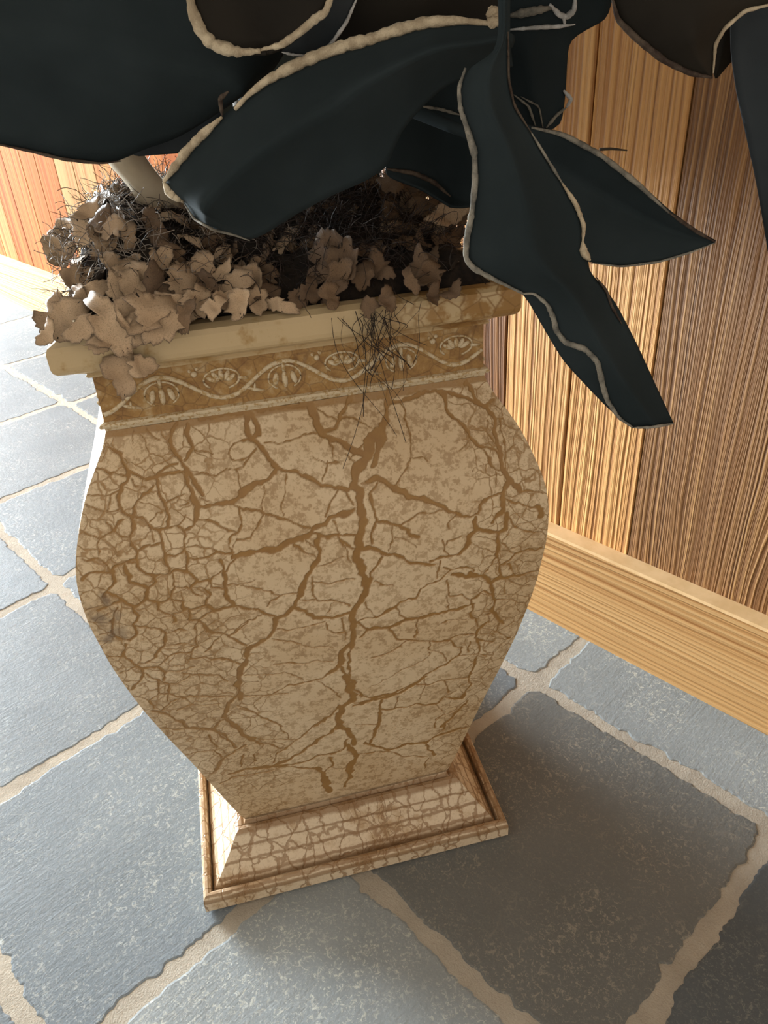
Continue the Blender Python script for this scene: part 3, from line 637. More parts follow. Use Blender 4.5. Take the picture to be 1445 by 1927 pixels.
 (5,[(550,430),(470,470),(370,530),(330,600),(280,650)]),(2.5,[(90,505),(430,440)]),(2.5,[(260,350),(330,470),(355,520)]),(4,[(340,730),(430,680),(600,650),(720,630),(840,590),(950,600),(1110,610)]),
 (7,[(420,650),(580,610),(720,600),(840,560),(950,500),(1060,430),(1110,390),(1210,340),(1240,290),(1270,230)]),(9,[(600,610),(860,580)]),(4,[(840,470),(960,380),(1060,290),(1200,200),(1280,120)]),
 (4,[(870,580),(980,570),(1120,510),(1300,470),(1340,380)]),(2.5,[(650,380),(940,385)]),(2.5,[(510,150),(620,180),(770,250),(850,320),(890,380)]),(12,[(1270,180),(1270,290)]),(9,[(1270,290),(1350,310),(1390,380),(1390,420)]),
 (10,[(1340,430),(1400,510),(1360,600),(1350,680)]),(5,[(1350,680),(1320,750)]),(10,[(1110,610),(1160,650),(1180,730),(1190,790)]),(5,[(1160,640),(1230,590),(1210,520)]),(2,[(1230,600),(1350,605)]),(4,[(540,500),(520,590)]),
 (3,[(780,560),(790,490),(840,470)]),(2.5,[(620,490),(630,550),(580,590)])]),
 ((600,1270,4.5156),[
 (6,[(540,230),(510,400),(440,600)]),(7,[(310,270),(440,240),(540,210),(700,160),(800,90),(920,20)]),(7,[(390,580),(480,620),(590,650),(640,630),(740,600),(900,590),(1000,530),(1110,490),(1240,460)]),
 (3,[(340,680),(480,660),(650,670)]),(3,[(650,670),(700,700),(920,700)]),(5,[(910,600),(980,690)]),(5,[(1050,480),(1110,380),(1190,300),(1270,230)]),(4,[(1210,210),(1080,190)]),(3,[(540,310),(820,260),(1000,250),(1100,150)]),
 (3,[(930,720),(890,810)]),(2,[(320,430),(490,430)]),(2.5,[(990,460),(990,380),(1180,290)]),(3,[(0,690),(150,670),(240,600)]),(12,[(40,850),(80,1000)])]),
]
segs = []
for (ox, oy, zs), lines in CR1:
    for w, pts in lines:
        q = [face_hit(ox + a / zs, oy + b / zs) for a, b in pts]
        for (x0, s0, m0), (x1, s1, m1) in zip(q[:-1], q[1:]):
            segs.append((x0, s0, x1, s1, w * 0.5 * m0, w * 0.5 * m1))
def crack_field(nu, nv, mirror=False, jit=1.0):
    """grid over the panel in (u across, v up); returns x, w, z arrays and the crack attribute"""
    s = np.linspace(0, arc_[-1], nv); z = np.interp(s, arc_, zz_); w = wz(z)
    u = np.linspace(-1, 1, nu)
    X = w[:, None] * u[None, :]; Sg = np.repeat(s[:, None], nu, 1)
    Xq = (-X if mirror else X)
    jx = Xq + 0.0042 * vnoise(Xq * 95, Sg * 95, 21) + 0.0022 * vnoise(Xq * 260, Sg * 260, 22)
    js = Sg + 0.0042 * vnoise(Xq * 95, Sg * 95, 23) + 0.0022 * vnoise(Xq * 260, Sg * 260, 24)
    wob = 1.0 + 0.75 * vnoise(Xq * 170, Sg * 170, 25)
    A = np.zeros_like(X)
    ds = s[1] - s[0]; soft = max(0.0004, 0.6 * ds)
    for x0, s0, x1, s1, r0, r1 in segs:
        pad = max(r0, r1) * 1.6 + 0.005
        i0 = max(0, int((min(s0, s1) - pad) / ds)); i1 = min(nv, int((max(s0, s1) + pad) / ds) + 2)
        if i0 >= i1: continue
        lo = min(x0, x1) - pad; hi = max(x0, x1) + pad
        wl_ = w[i0:i1].max() if not mirror else w[i0:i1].max()
        if mirror: a, b = -hi, -lo
        else: a, b = lo, hi
        j0 = max(0, int((a / w[i0:i1].min() if a < 0 else a / wl_) * 0.5 * nu + 0.5 * nu) - 3)
        j1 = min(nu, int((b / w[i0:i1].min() if b > 0 else b / wl_) * 0.5 * nu + 0.5 * nu) + 4)
        if j0 >= j1: continue
        xs = jx[i0:i1, j0:j1]; ss = js[i0:i1, j0:j1]
        dx, dy = x1 - x0, s1 - s0; L2 = dx * dx + dy * dy + 1e-12
        t = np.clip(((xs - x0) * dx + (ss - s0) * dy) / L2, 0, 1)
        d = np.hypot(xs - x0 - t * dx, ss - s0 - t * dy)
        r = (r0 + (r1 - r0) * t) * wob[i0:i1, j0:j1]
        A[i0:i1, j0:j1] = np.maximum(A[i0:i1, j0:j1], np.clip((r - d) / soft + 0.5, 0, 1))
    return X, w, z, s, A
mb_v = []; mb_f = []; at_c = []; at_d = []; at_s = []
off = 0
for side, (nu, nv, mir) in enumerate(((470, 640, False), (150, 220, True), (110, 160, False), (150, 220, True))):
    X, w, z, s, A = crack_field(nu, nv, mir)
    W = np.repeat(w[:, None], nu, 1); Zg = np.repeat(z[:, None], nu, 1)
    U = X / W
    # slightly hand-made surface; corners stay together because the offset fades there
    fade = np.clip((1 - np.abs(U)) * 8, 0, 1)
    bul = 0.0016 * fbm(X * 9, Zg * 9, 31 + side, 2) * fade
    Yl = -W - bul - 0.0007 * (1 - A) * fade
    ca, sa = math.cos(side * math.pi / 2), math.sin(side * math.pi / 2)
    P = np.stack([X * ca - Yl * sa, X * sa + Yl * ca, Zg], -1).reshape(-1, 3)
    mb_v.append(P)
    idx = off + np.arange(nu * nv).reshape(nv, nu)
    mb_f.append(np.stack([idx[:-1, :-1], idx[:-1, 1:], idx[1:, 1:], idx[1:, :-1]], -1).reshape(-1, 4))
    dens = np.clip(np.where(U < 0, (-U - 0.12) / 0.5, (U - 0.52) / 0.35), 0, 1)
    dens = dens + 0.35 * vnoise(X * 14, Zg * 14, 41)
    dens = np.clip(np.where(Zg < 0.14, dens * 0.6, dens), 0, 1)
    if side != 0: dens = np.clip(dens + 0.2, 0, 1)
    stn = 0.75 * np.clip(0.75 - ((U + 0.93) / 0.075) ** 2 - ((Zg - 0.475) / 0.035) ** 2 + 1.3 * fbm(X * 110, Zg * 110, 44), 0, 0.9)
    dirt_shade = np.clip((0.0795 - Zg) / 0.004 + 0.6 * vnoise(X * 120, Zg * 120, 45), 0, 0.55)  # dirt plus painted shade in the groove where body meets plinth
    stn3 = np.clip((Zg - 0.6215) / 0.003, 0, 0.0)
    A = np.maximum(A, np.clip((Zg - 0.6235) / 0.0015 + 1.3 * vnoise(X * 90, Zg * 250, 46), 0, 1) * 0.85)
    at_c.append(A.reshape(-1)); at_d.append(dens.reshape(-1)); at_s.append(np.maximum(stn, dirt_shade).reshape(-1))
    off += nu * nv
V = np.concatenate(mb_v); Fq = np.concatenate(mb_f)
me = bpy.data.meshes.new('body')
me.vertices.add(len(V)); me.vertices.foreach_set('co', V.astype(np.float32).ravel())
me.loops.add(len(Fq) * 4); me.loops.foreach_set('vertex_index', Fq.astype(np.int32).ravel())
me.polygons.add(len(Fq)); me.polygons.foreach_set('loop_start', np.arange(0, len(Fq) * 4, 4, dtype=np.int32))
me.polygons.foreach_set('use_smooth', np.ones(len(Fq), bool))
me.update(calc_edges=True)
for nm, arr in (('crack', at_c), ('dense', at_d), ('stain_shade', at_s)):
    a = me.attributes.new(nm, 'FLOAT', 'POINT'); a.data.foreach_set('value', np.concatenate(arr).astype(np.float32))
me.materials.append(M_CRACK)
body = bpy.data.objects.new('body', me); COL.objects.link(body); body.parent = urn
# neck mouldings, frieze ground, rim
V, Fc = square_lathe([(0.160, 0.6285), (0.1622, 0.6300), (0.1625, 0.6322), (0.1650, 0.6332), (0.1660, 0.6350), (0.1650, 0.6368), (0.1622, 0.6376), (0.158, 0.638)], 20)
mesh_obj('neck_bead', V, Fc, M_RELIEF, urn)
V, Fc = square_lathe([(0.158, 0.634), (0.1617, 0.6365), (0.1614, 0.6400), (0.1612, 0.6600), (0.1612, 0.6765), (0.155, 0.680)], 30)
mesh_obj('frieze_band', V, Fc, M_FRIEZE, urn)
V, Fc = square_lathe([(0.1500, 0.676), (0.1612, 0.6762), (0.1640, 0.6772), (0.1650, 0.6790), (0.1640, 0.6808), (0.1690, 0.6835), (0.1770, 0.6865), (0.1815, 0.6885), (0.1838, 0.6910), (0.1848, 0.6945), (0.1848, 0.7060), (0.1832, 0.7100), (0.1770, 0.7128), (0.1680, 0.7132), (0.1620, 0.7100), (0.1590, 0.7020), (0.1570, 0.67)], 24)
mesh_obj('rim', V, Fc, M_RIM, urn, smooth=False)
# vine relief on every side
def relief(side):
    ca, sa = math.cos(side * math.pi / 2), math.sin(side * math.pi / 2)
    RZ = np.array([[ca, -sa, 0], [sa, ca, 0], [0, 0, 1]])
    y0 = -0.1614
    xs = np.linspace(-0.160, 0.160, 110)
    zc = 0.6563 + 0.0125 * np.cos(2 * math.pi * (xs + 0.0125) / 0.1) + 0.0012 * vnoise(xs * 60, xs * 0 + side, 51)
    path = np.stack([xs, np.full_like(xs, y0), zc], 1)
    V, Fc = tube(path @ RZ.T, 0.0019 + 0.0006 * vnoise(xs * 90, xs * 0, 52), 7, 1.0)
    vine = mesh_obj('vine_relief', V, Fc, M_RELIEF, urn, True)
    for k in range(-2, 3):
        xc = -0.0125 + 0.1 * k
        if abs(xc) < 0.15:                                     # hanging bud with three petals
            m = MB()
            for q, (dx, lz, tilt) in enumerate(((-0.0075, 0.0062, -0.25), (0.0, 0.0078, 0), (0.0075, 0.0062, 0.25))):
                c = np.array([xc + dx, y0, 0.6535 - (0.001 if q == 1 else 0)])
                d = np.array([math.sin(tilt), 0, -math.cos(tilt)]); e = np.array([math.cos(tilt), 0, math.sin(tilt)])
                m.ellipsoid(c @ RZ.T, [(e * 0.0025) @ RZ.T, (d * lz) @ RZ.T, (np.array([0, -0.0024, 0])) @ RZ.T])
            th = np.linspace(0.25 * math.pi, -1.25 * math.pi, 16)
            for sgn in (-1, 1):
                a = np.linspace(0.15, 2.6, 12)
                arc = np.stack([xc + sgn * 0.0135 * np.sin(a), np.full_like(a, y0), 0.6545 + 0.0105 * np.cos(a)], 1)
                V, Fc = tube(arc @ RZ.T, 0.00085, 5); m.add(V, Fc)
            V, Fc = tube(np.array([[xc, y0, 0.667], [xc, y0, 0.660]]) @ RZ.T, 0.0016, 6); m.add(V, Fc)
            m.build('bud_relief', M_RELIEF, urn)
        xf = xc + 0.049
        if abs(xf) < 0.15:                                     # open flower in the hollow of the vine
            m = MB()
            for q in range(5):
                a = -1.1 + 0.55 * q
                c = np.array([xf + 0.0085 * math.sin(a), y0, 0.6585 + 0.0052 * math.cos(a)])
                d = np.array([math.sin(a), 0, math.cos(a)]); e = np.array([math.cos(a), 0, -math.sin(a)])
                m.ellipsoid(c @ RZ.T, [(e * 0.0023) @ RZ.T, (d * 0.0052) @ RZ.T, np.array([0, -0.0023, 0]) @ RZ.T], 8, 5)
            a = np.linspace(-0.4 * math.pi, 1.25 * math.pi, 20)
            arc = np.stack([xf + 0.0145 * np.cos(a), np.full_like(a, y0), 0.6605 + 0.0088 * np.sin(a)], 1)
            V, Fc = tube(arc @ RZ.T, 0.0010, 5); m.add(V, Fc)
            V, Fc = tube(np.array([[xf + 0.013, y0, 0.6600], [xf + 0.021, y0, 0.6585]]) @ RZ.T, 0.0014, 6); m.add(V, Fc)
            for dx, dz, r in ((-0.021, 0.009, 0.0028), (-0.018, 0.013, 0.0018), (-0.024, 0.012, 0.0016)):
                c = np.array([xf + dx, y0, 0.6585 + dz]); m.ellipsoid(c @ RZ.T, [np.array([r, 0, 0]) @ RZ.T, np.array([0, 0, r]), np.array([0, -r * 0.8, 0]) @ RZ.T], 8, 5)
            m.build('flower_relief', M_RELIEF, urn)
        xt = xc + 0.074
        if abs(xt) < 0.155:                                    # little forked tendril
            m = MB()
            V, Fc = tube(np.array([[xt - 0.006, y0, 0.6500], [xt, y0, 0.6475], [xt + 0.008, y0, 0.6455]]) @ RZ.T, [0.001, 0.0018, 0.0008], 6); m.add(V, Fc)
            V, Fc = tube(np.array([[xt, y0, 0.6475], [xt + 0.001, y0, 0.6525]]) @ RZ.T, [0.0014, 0.0007], 6); m.add(V, Fc)
            m.build('tendril_relief', M_RELIEF, urn)
for sd_ in range(4): relief(sd_)

# ------------------------------------------------------------------ moss bed, fibres and lichen flakes
def heap(x, y):
    """height of the moss heap in urn coordinates"""
    r = np.maximum(np.abs(x), np.abs(y))
    h = 0.715 + 0.030 * np.clip(1 - (r / 0.175) ** 4, -0.6, 1)
    h = h + 0.040 * np.exp(-(((x + 0.125) / 0.065) ** 2 + ((y + 0.02) / 0.10) ** 2))
    h = h + 0.020 * np.exp(-(((x + 0.02) / 0.10) ** 2 + ((y - 0.03) / 0.08) ** 2))
    h = h + 0.040 * np.exp(-(((x - 0.075) / 0.07) ** 2 + ((y - 0.06) / 0.08) ** 2))
    return h + 0.016 * fbm(x * 22, y * 22, 61, 3)
n = 90
g = np.linspace(-0.172, 0.172, n); HX, HY = np.meshgrid(g, g, indexing='ij')
HZ = heap(HX, HY); edge = np.maximum(np.abs(HX), np.abs(HY))
HZ = np.where(edge > 0.160, np.minimum(HZ, 0.7135) - (edge - 0.160) * 0.25, HZ)
V = np.stack([HX, HY, HZ], -1).reshape(-1, 3)
Fc = [(i * n + j, (i + 1) * n + j, (i + 1) * n + j + 1, i * n + j + 1) for i in range(n - 1) for j in range(n - 1)]
moss = mesh_obj('moss_bed', V, Fc, M_SOIL, None, True); moss.location = (UX, UY, 0.0022); moss.rotation_euler = (0, 0, UYAW)
tag(moss, 'dark matted moss bed filling the mouth of the urn', 'moss', kind='stuff')
def heap_hit(px, py, lift=0.0):
    d = UM.T @ ray(px, py); c = UM.T @ (CC - UC)
    k = np.linspace(0.35, 1.3, 900); P = c[None] + d[None] * k[:, None]
    ins = np.maximum(np.abs(P[:, 0]), np.abs(P[:, 1]))
    H = np.where(ins < 0.19, heap(np.clip(P[:, 0], -.17, .17), np.clip(P[:, 1], -.17, .17)) + lift, -9)
    i = int(np.argmax(P[:, 2] < H))
    return None if i == 0 else P[i]
def flake_mesh(seed, lobes):
    rg = np.random.default_rng(seed); n = 42; rings = 4
    th = np.linspace(0, 2 * math.pi, n, endpoint=False)
    def circ(f, sd): return vnoise(np.cos(th) * f + sd * 3.1, np.sin(th) * f + sd * 1.7, seed)
    out = 0.90 + 0.70 * circ(1.0, 1) + 0.24 * circ(2.2, 2) + 0.17 * circ(5.5, 3) + 0.05 * rg.standard_normal(n)
    out -= 0.45 * np.clip(circ(2.2, 5) - 0.18, 0, 1) / 0.3
    out = np.clip(out, 0.36, 1.35)
    asp = rg.uniform(0.5, 1.0); cu, cv = rg.uniform(-1.4, 1.4, 2); tw = rg.uniform(-0.8, 0.8)
    pts = [(0.0, 0.0)]
    for r in range(1, rings + 1):
        f = r / rings; m = f ** 2
        rad = f * (m * out + (1 - m) * (0.5 * out + 0.5 * out.mean()))
        pts += [(rad[i] * math.cos(th[i]), rad[i] * math.sin(th[i]) * asp) for i in range(n)]
    P = np.array(pts); ph = rg.uniform(0, 6, 4)
    Z = 0.34 * cu * P[:, 0] ** 2 + 0.34 * cv * P[:, 1] ** 2 + 0.3 * tw * P[:, 0] * P[:, 1] + 0.13 * np.sin(3.6 * P[:, 0] + ph[0]) * np.cos(3.3 * P[:, 1] + ph[1])
    Z += 0.05 * np.sin(8 * P[:, 0] + 3 * P[:, 1] + ph[3])
    rr = np.hypot(P[:, 0], P[:, 1]); Z = Z + 0.28 * np.clip(rr - 0.5, 0, 1) * np.sin(3 * np.arctan2(P[:, 1], P[:, 0]) + ph[2])
    top = np.c_[P, Z]; bot = top - np.array([0, 0, 0.03]); nv = len(P)
    Fc = []; mi = []
    for lay, o in ((0, 0), (1, nv)):
        for i in range(n):
            i2 = (i + 1) % n; f = (o, o + 1 + i, o + 1 + i2); Fc.append(f if lay == 0 else f[::-1]); mi.append(lay)
            for r in range(rings - 1):
                a = o + 1 + r * n; b = a + n; f = (a + i, b + i, b + i2, a + i2); Fc.append(f if lay == 0 else f[::-1]); mi.append(lay)
    for i in range(n):
        i2 = (i + 1) % n; a = 1 + (rings - 1) * n
        Fc.append((a + i, nv + a + i, nv + a + i2, a + i2)); mi.append(1)
    return np.r_[top, bot], Fc, mi
flake_bank = {}
for kind, mats in (('tan', [M_FLAKE, M_UNDER]), ('brown', [M_FLAKE_D, M_UNDER])):
    for v in range(12):
        V, Fc, mi = flake_mesh(100 + v, 3 + v % 4)
        me = bpy.data.meshes.new('lichen_' + kind); me.from_pydata([tuple(map(float, q)) for q in V], [], Fc)
        for m in mats: me.materials.append(m)
        me.polygons.foreach_set('material_index', np.array(mi, np.int32)); me.polygons.foreach_set('use_smooth', np.ones(len(mi), bool)); me.update()
        a = me.attributes.new('margin', 'FLOAT', 'POINT'); e = np.r_[0, np.repeat(np.arange(1, 5) / 4.0, 42)]; a.data.foreach_set('value', np.r_[e, e].astype(np.float32))
        flake_bank[kind, v] = me
def put_flake(p_world, size, normal, spin, kind, v, label, group):
    o = bpy.data.objects.new('lichen_flake', flake_bank[kind, v % 12]); COL.objects.link(o)
    q = Vector(normal).normalized().to_track_quat('Z', 'Y'); q = q @ Matrix.Rotation(spin, 3, 'Z').to_quaternion()
    o.rotation_mode = 'QUATERNION'; o.rotation_quaternion = q
    o.location = p_world; o.scale = (size, size, size)
    tag(o, label, 'lichen', group); return o
# the large flakes that spill over the rim and those one can make out singly (photo x, y, radius in photo px, lift towards the viewer)
BIG_TAN = 'large tan lichen flake spilling over the rim corner of the urn'
MID_TAN = 'tan curled lichen flake lying along the front of the moss heap'
big = [(120,600,42,-.2,.05),(108,572,34,-.4,.3),(160,610,46,-.1,.0),(205,603,58,.1,-.1),(212,625,40,.0,.2),(258,590,46,.2,.1),(300,598,58,.3,.0),(330,575,44,.2,.2),(235,700,44,.0,-.3),(265,690,30,.3,-.2),
 (90,625,26,-.6,.0),(250,520,42,.1,.4),(262,545,40,.2,.3),(185,645,30,.0,-.1),(150,560,28,-.2,.3),(175,545,30,.0,.5),(230,555,40,.1,.3)]
def rim_point(px, py):
    """nearest of heap surface or the outside of the rim for a photo pixel"""
    p = heap_hit(px, py, 0.012)
    d = UM.T @ ray(px, py); c = UM.T @ (CC - UC)
    k = (-0.192 - c[1]) / d[1]; q = c + d * k                 # plane just in front of the rim
    if q[2] < 0.716 or p is None: return q
    return p
for i, (x, y, r, a, b) in enumerate(big):
    p = rim_point(x, y); w = to_world(p); dist = np.linalg.norm(w - CC)
    tocam = UM.T @ (CC - w); tocam /= np.linalg.norm(tocam)
    nrm = UM @ (tocam * 0.8 + np.array([a, -0.25, 0.45 + b * 0.5]))
    lab = {0: 'tan lichen flake jutting out past the rim end', 3: 'broad smooth tan lichen flake upright over the rim corner', 6: 'wide tan lichen flake lying along the top edge of the rim', 8: 'tan lichen flake hanging lowest, over the vine frieze',
           9: 'small tan lichen flake hanging beside the lowest one over the frieze', 10: 'small tan lichen flake at the outermost rim end', 11: 'curled tan lichen flake standing up in the middle of the heap front'}.get(i)
    put_flake(w + (CC - w) / dist * 0.004, r * dist / F_PX, nrm, i * 1.7, 'tan', i, lab or BIG_TAN, 'large tan lichen flakes over the rim corner')
mid = [(440,545,34),(455,570,24),(425,560,26),(395,540,26),(370,560,30),(345,530,36),(380,500,26),(310,540,34),(420,510,24),(480,560,26),(520,570,24),(500,550,24),(610,490,38),(640,500,34),(635,525,32),(625,545,22),(580,545,22),(560,560,22),(680,520,24),(720,500,26),(790,505,32),(810,515,26),(770,530,22),(730,560,22),(620,560,20),(470,530,26),(300,500,28),(330,480,24),(130,430,26),(110,445,22),(160,440,24),(190,420,24),(165,395,22),(210,430,26),(240,440,24),(290,425,26),(225,500,26),(140,520,22),(120,480,22),(350,590,26),(400,575,22),(270,610,34),(695,575,18),(850,545,18),(815,560,20),(100,460,20)]
for i, (x, y, r) in enumerate(mid):
    p = heap_hit(x, y, 0.010)
    if p is None: p = rim_point(x, y)
    w = to_world(p); dist = np.linalg.norm(w - CC)
    tocam = UM.T @ (CC - w); tocam /= np.linalg.norm(tocam)
    nrm = UM @ (tocam * 0.7 + np.array([RNG.uniform(-.5, .5), RNG.uniform(-.3, .3), RNG.uniform(0.1, .7)]))
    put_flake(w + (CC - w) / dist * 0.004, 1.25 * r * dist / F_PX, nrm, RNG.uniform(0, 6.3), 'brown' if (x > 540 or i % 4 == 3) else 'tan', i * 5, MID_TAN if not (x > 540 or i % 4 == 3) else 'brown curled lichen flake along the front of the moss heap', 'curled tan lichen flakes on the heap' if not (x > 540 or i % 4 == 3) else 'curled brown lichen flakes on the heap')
put_flake(at(850, 396, 0.72), 0.024, (0, -0.8, 0.7), 0.6, 'tan', 4, 'pale broad lichen flake beside the hanging black leaf', None)
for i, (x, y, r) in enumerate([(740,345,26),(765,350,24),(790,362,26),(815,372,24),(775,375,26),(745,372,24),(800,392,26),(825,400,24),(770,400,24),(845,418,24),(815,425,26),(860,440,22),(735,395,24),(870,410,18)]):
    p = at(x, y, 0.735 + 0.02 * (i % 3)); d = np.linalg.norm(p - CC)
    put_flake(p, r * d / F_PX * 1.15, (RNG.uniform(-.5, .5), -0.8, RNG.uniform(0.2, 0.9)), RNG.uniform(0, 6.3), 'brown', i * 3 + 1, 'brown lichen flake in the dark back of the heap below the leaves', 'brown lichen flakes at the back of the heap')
cnt = 0
while cnt < 215:                                               # small scraps between the large ones
    x = RNG.uniform(-0.168, 0.165); y = RNG.uniform(-0.170, 0.12)
    if RNG.uniform() > (1.0 if x < -0.02 else 0.5): continue
    z = heap(np.array([x]), np.array([y]))[0] + RNG.uniform(0.0, 0.008)
    w = to_world((x, y, z)); s = RNG.uniform(0.007, 0.017)
    nrm = UM @ np.array([RNG.uniform(-.7, .5), RNG.uniform(-0.9, .2), RNG.uniform(0.3, 1.0)])
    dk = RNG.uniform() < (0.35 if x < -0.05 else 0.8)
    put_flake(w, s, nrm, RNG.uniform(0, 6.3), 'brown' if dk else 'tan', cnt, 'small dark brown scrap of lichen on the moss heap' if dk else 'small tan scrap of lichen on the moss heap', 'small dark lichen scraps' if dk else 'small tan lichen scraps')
    cnt += 1
def hair(p, d, length, curl, nseg, grav, rg):
    P = [np.array(p, float)]; d = np.array(d, float); d /= np.linalg.norm(d)
    ax = rg.standard_normal(3); ax /= np.linalg.norm(ax); st = length / nseg
    for i in range(nseg):
        d = d + curl * np.cross(ax, d) * st * 60 + rg.standard_normal(3) * 0.16 + np.array([0, 0, -grav])
        d /= np.linalg.norm(d); P.append(P[-1] + d * st)
        if rg.uniform() < 0.08: ax = rg.standard_normal(3); ax /= np.linalg.norm(ax)
    return np.array(P)
def fibres(name, count, mat, region, lmin, lmax, rad, label, curl=1.0, lift=0.004):
    m = MB(); rg = np.random.default_rng(len(name) * 7 + count)
    for i in range(count):
        x, y, ok = region(rg)
        z = heap(np.array([x]), np.array([y]))[0] + lift
        d = np.array([rg.uniform(-1, 1), rg.uniform(-1.0, 0.8), rg.uniform(0.0, 1.0)])
        P = hair((x, y, z), d, rg.uniform(lmin, lmax), rg.uniform(0.3, 1.0) * curl, 10, 0.05, rg)
        V, Fc = tube(P, rad * rg.uniform(0.6, 1.3), 3, cap=False); m.add(V, Fc)
    o = m.build(name, mat, moss)
    return tag(o, label, kind='stuff')
fibres('moss_fibres', 800, M_FIBRE, lambda r: (r.uniform(-0.165, 0.16), r.uniform(-0.165, 0.14), 1), 0.015, 0.045, 0.00024, 'dark wiry fibres tangled over the whole moss heap')
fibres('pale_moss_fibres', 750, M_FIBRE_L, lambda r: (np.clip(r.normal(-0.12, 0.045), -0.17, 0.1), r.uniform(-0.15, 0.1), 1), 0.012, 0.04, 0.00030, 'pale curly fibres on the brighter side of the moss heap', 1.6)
fibres('black_fibre_tuft', 900, M_FIBRE, lambda r: (np.clip(r.normal(0.05, 0.05), -0.1, 0.16), np.clip(r.normal(-0.07, 0.05), -0.16, 0.1), 1), 0.015, 0.05, 0.00032, 'dense black fibre tuft under the broad black leaf', 1.3, 0.010)
# hairs that hang over the front of the rim
m = MB(); rg = np.random.default_rng(5)
tgt = [(690,735),(700,760),(685,700),(705,690),(745,720),(735,690),(720,700),(765,700),(715,730),(740,745),(700,720),(730,760),(760,720),(790,690),(680,650),(710,650),(750,650),(770,640),(655,880),(760,870),(728,830),(690,790),(740,800),(780,720),(800,680)]
for i, (x, y) in enumerate(tgt + tgt[:12]):
    x0 = rg.normal(706, 22) if i % 4 else rg.uniform(620, 830); y0 = 596 - (x0 - 690) * 0.13 + rg.uniform(-14, 10)
    x += rg.uniform(-28, 28); y += rg.uniform(-35, 15); am = rg.uniform(4, 26); ph = rg.uniform(0, 6); fq = rg.uniform(2.5, 6)
    n = 14; pts = []
    for k in range(n):
        u = k / (n - 1)
        px = x0 + (x - x0) * u + am * (math.sin(u * fq + ph) - math.sin(ph) * (1 - u)); py = y0 + (y - y0) * u
        d = UM.T @ ray(px, py); c = UM.T @ (CC - UC)
        yy = -0.1885 + (0.006 * math.sin(i * 2.1) - 0.004) * u if py < 640 else (-0.187 + min(1, (py - 640) / 90) * 0.012 + 0.003 * math.sin(i))
        if py > 740: yy = -0.176 - (py - 740) / 150 * 0.030
        kk = (yy - c[1]) / d[1]; pts.append(c + d * kk)
    P = np.array(pts); P[1:-1] = (P[:-2] + 2 * P[1:-1] + P[2:]) / 4
    V, Fc = tube(P, 0.00024 * rg.uniform(0.7, 1.5), 4, cap=False); m.add(V, Fc)
o = m.build('hanging_fibres', M_FIBRE, moss)
tag(o, 'tuft of dark hair-like fibres hanging over the front of the rim', kind='stuff')

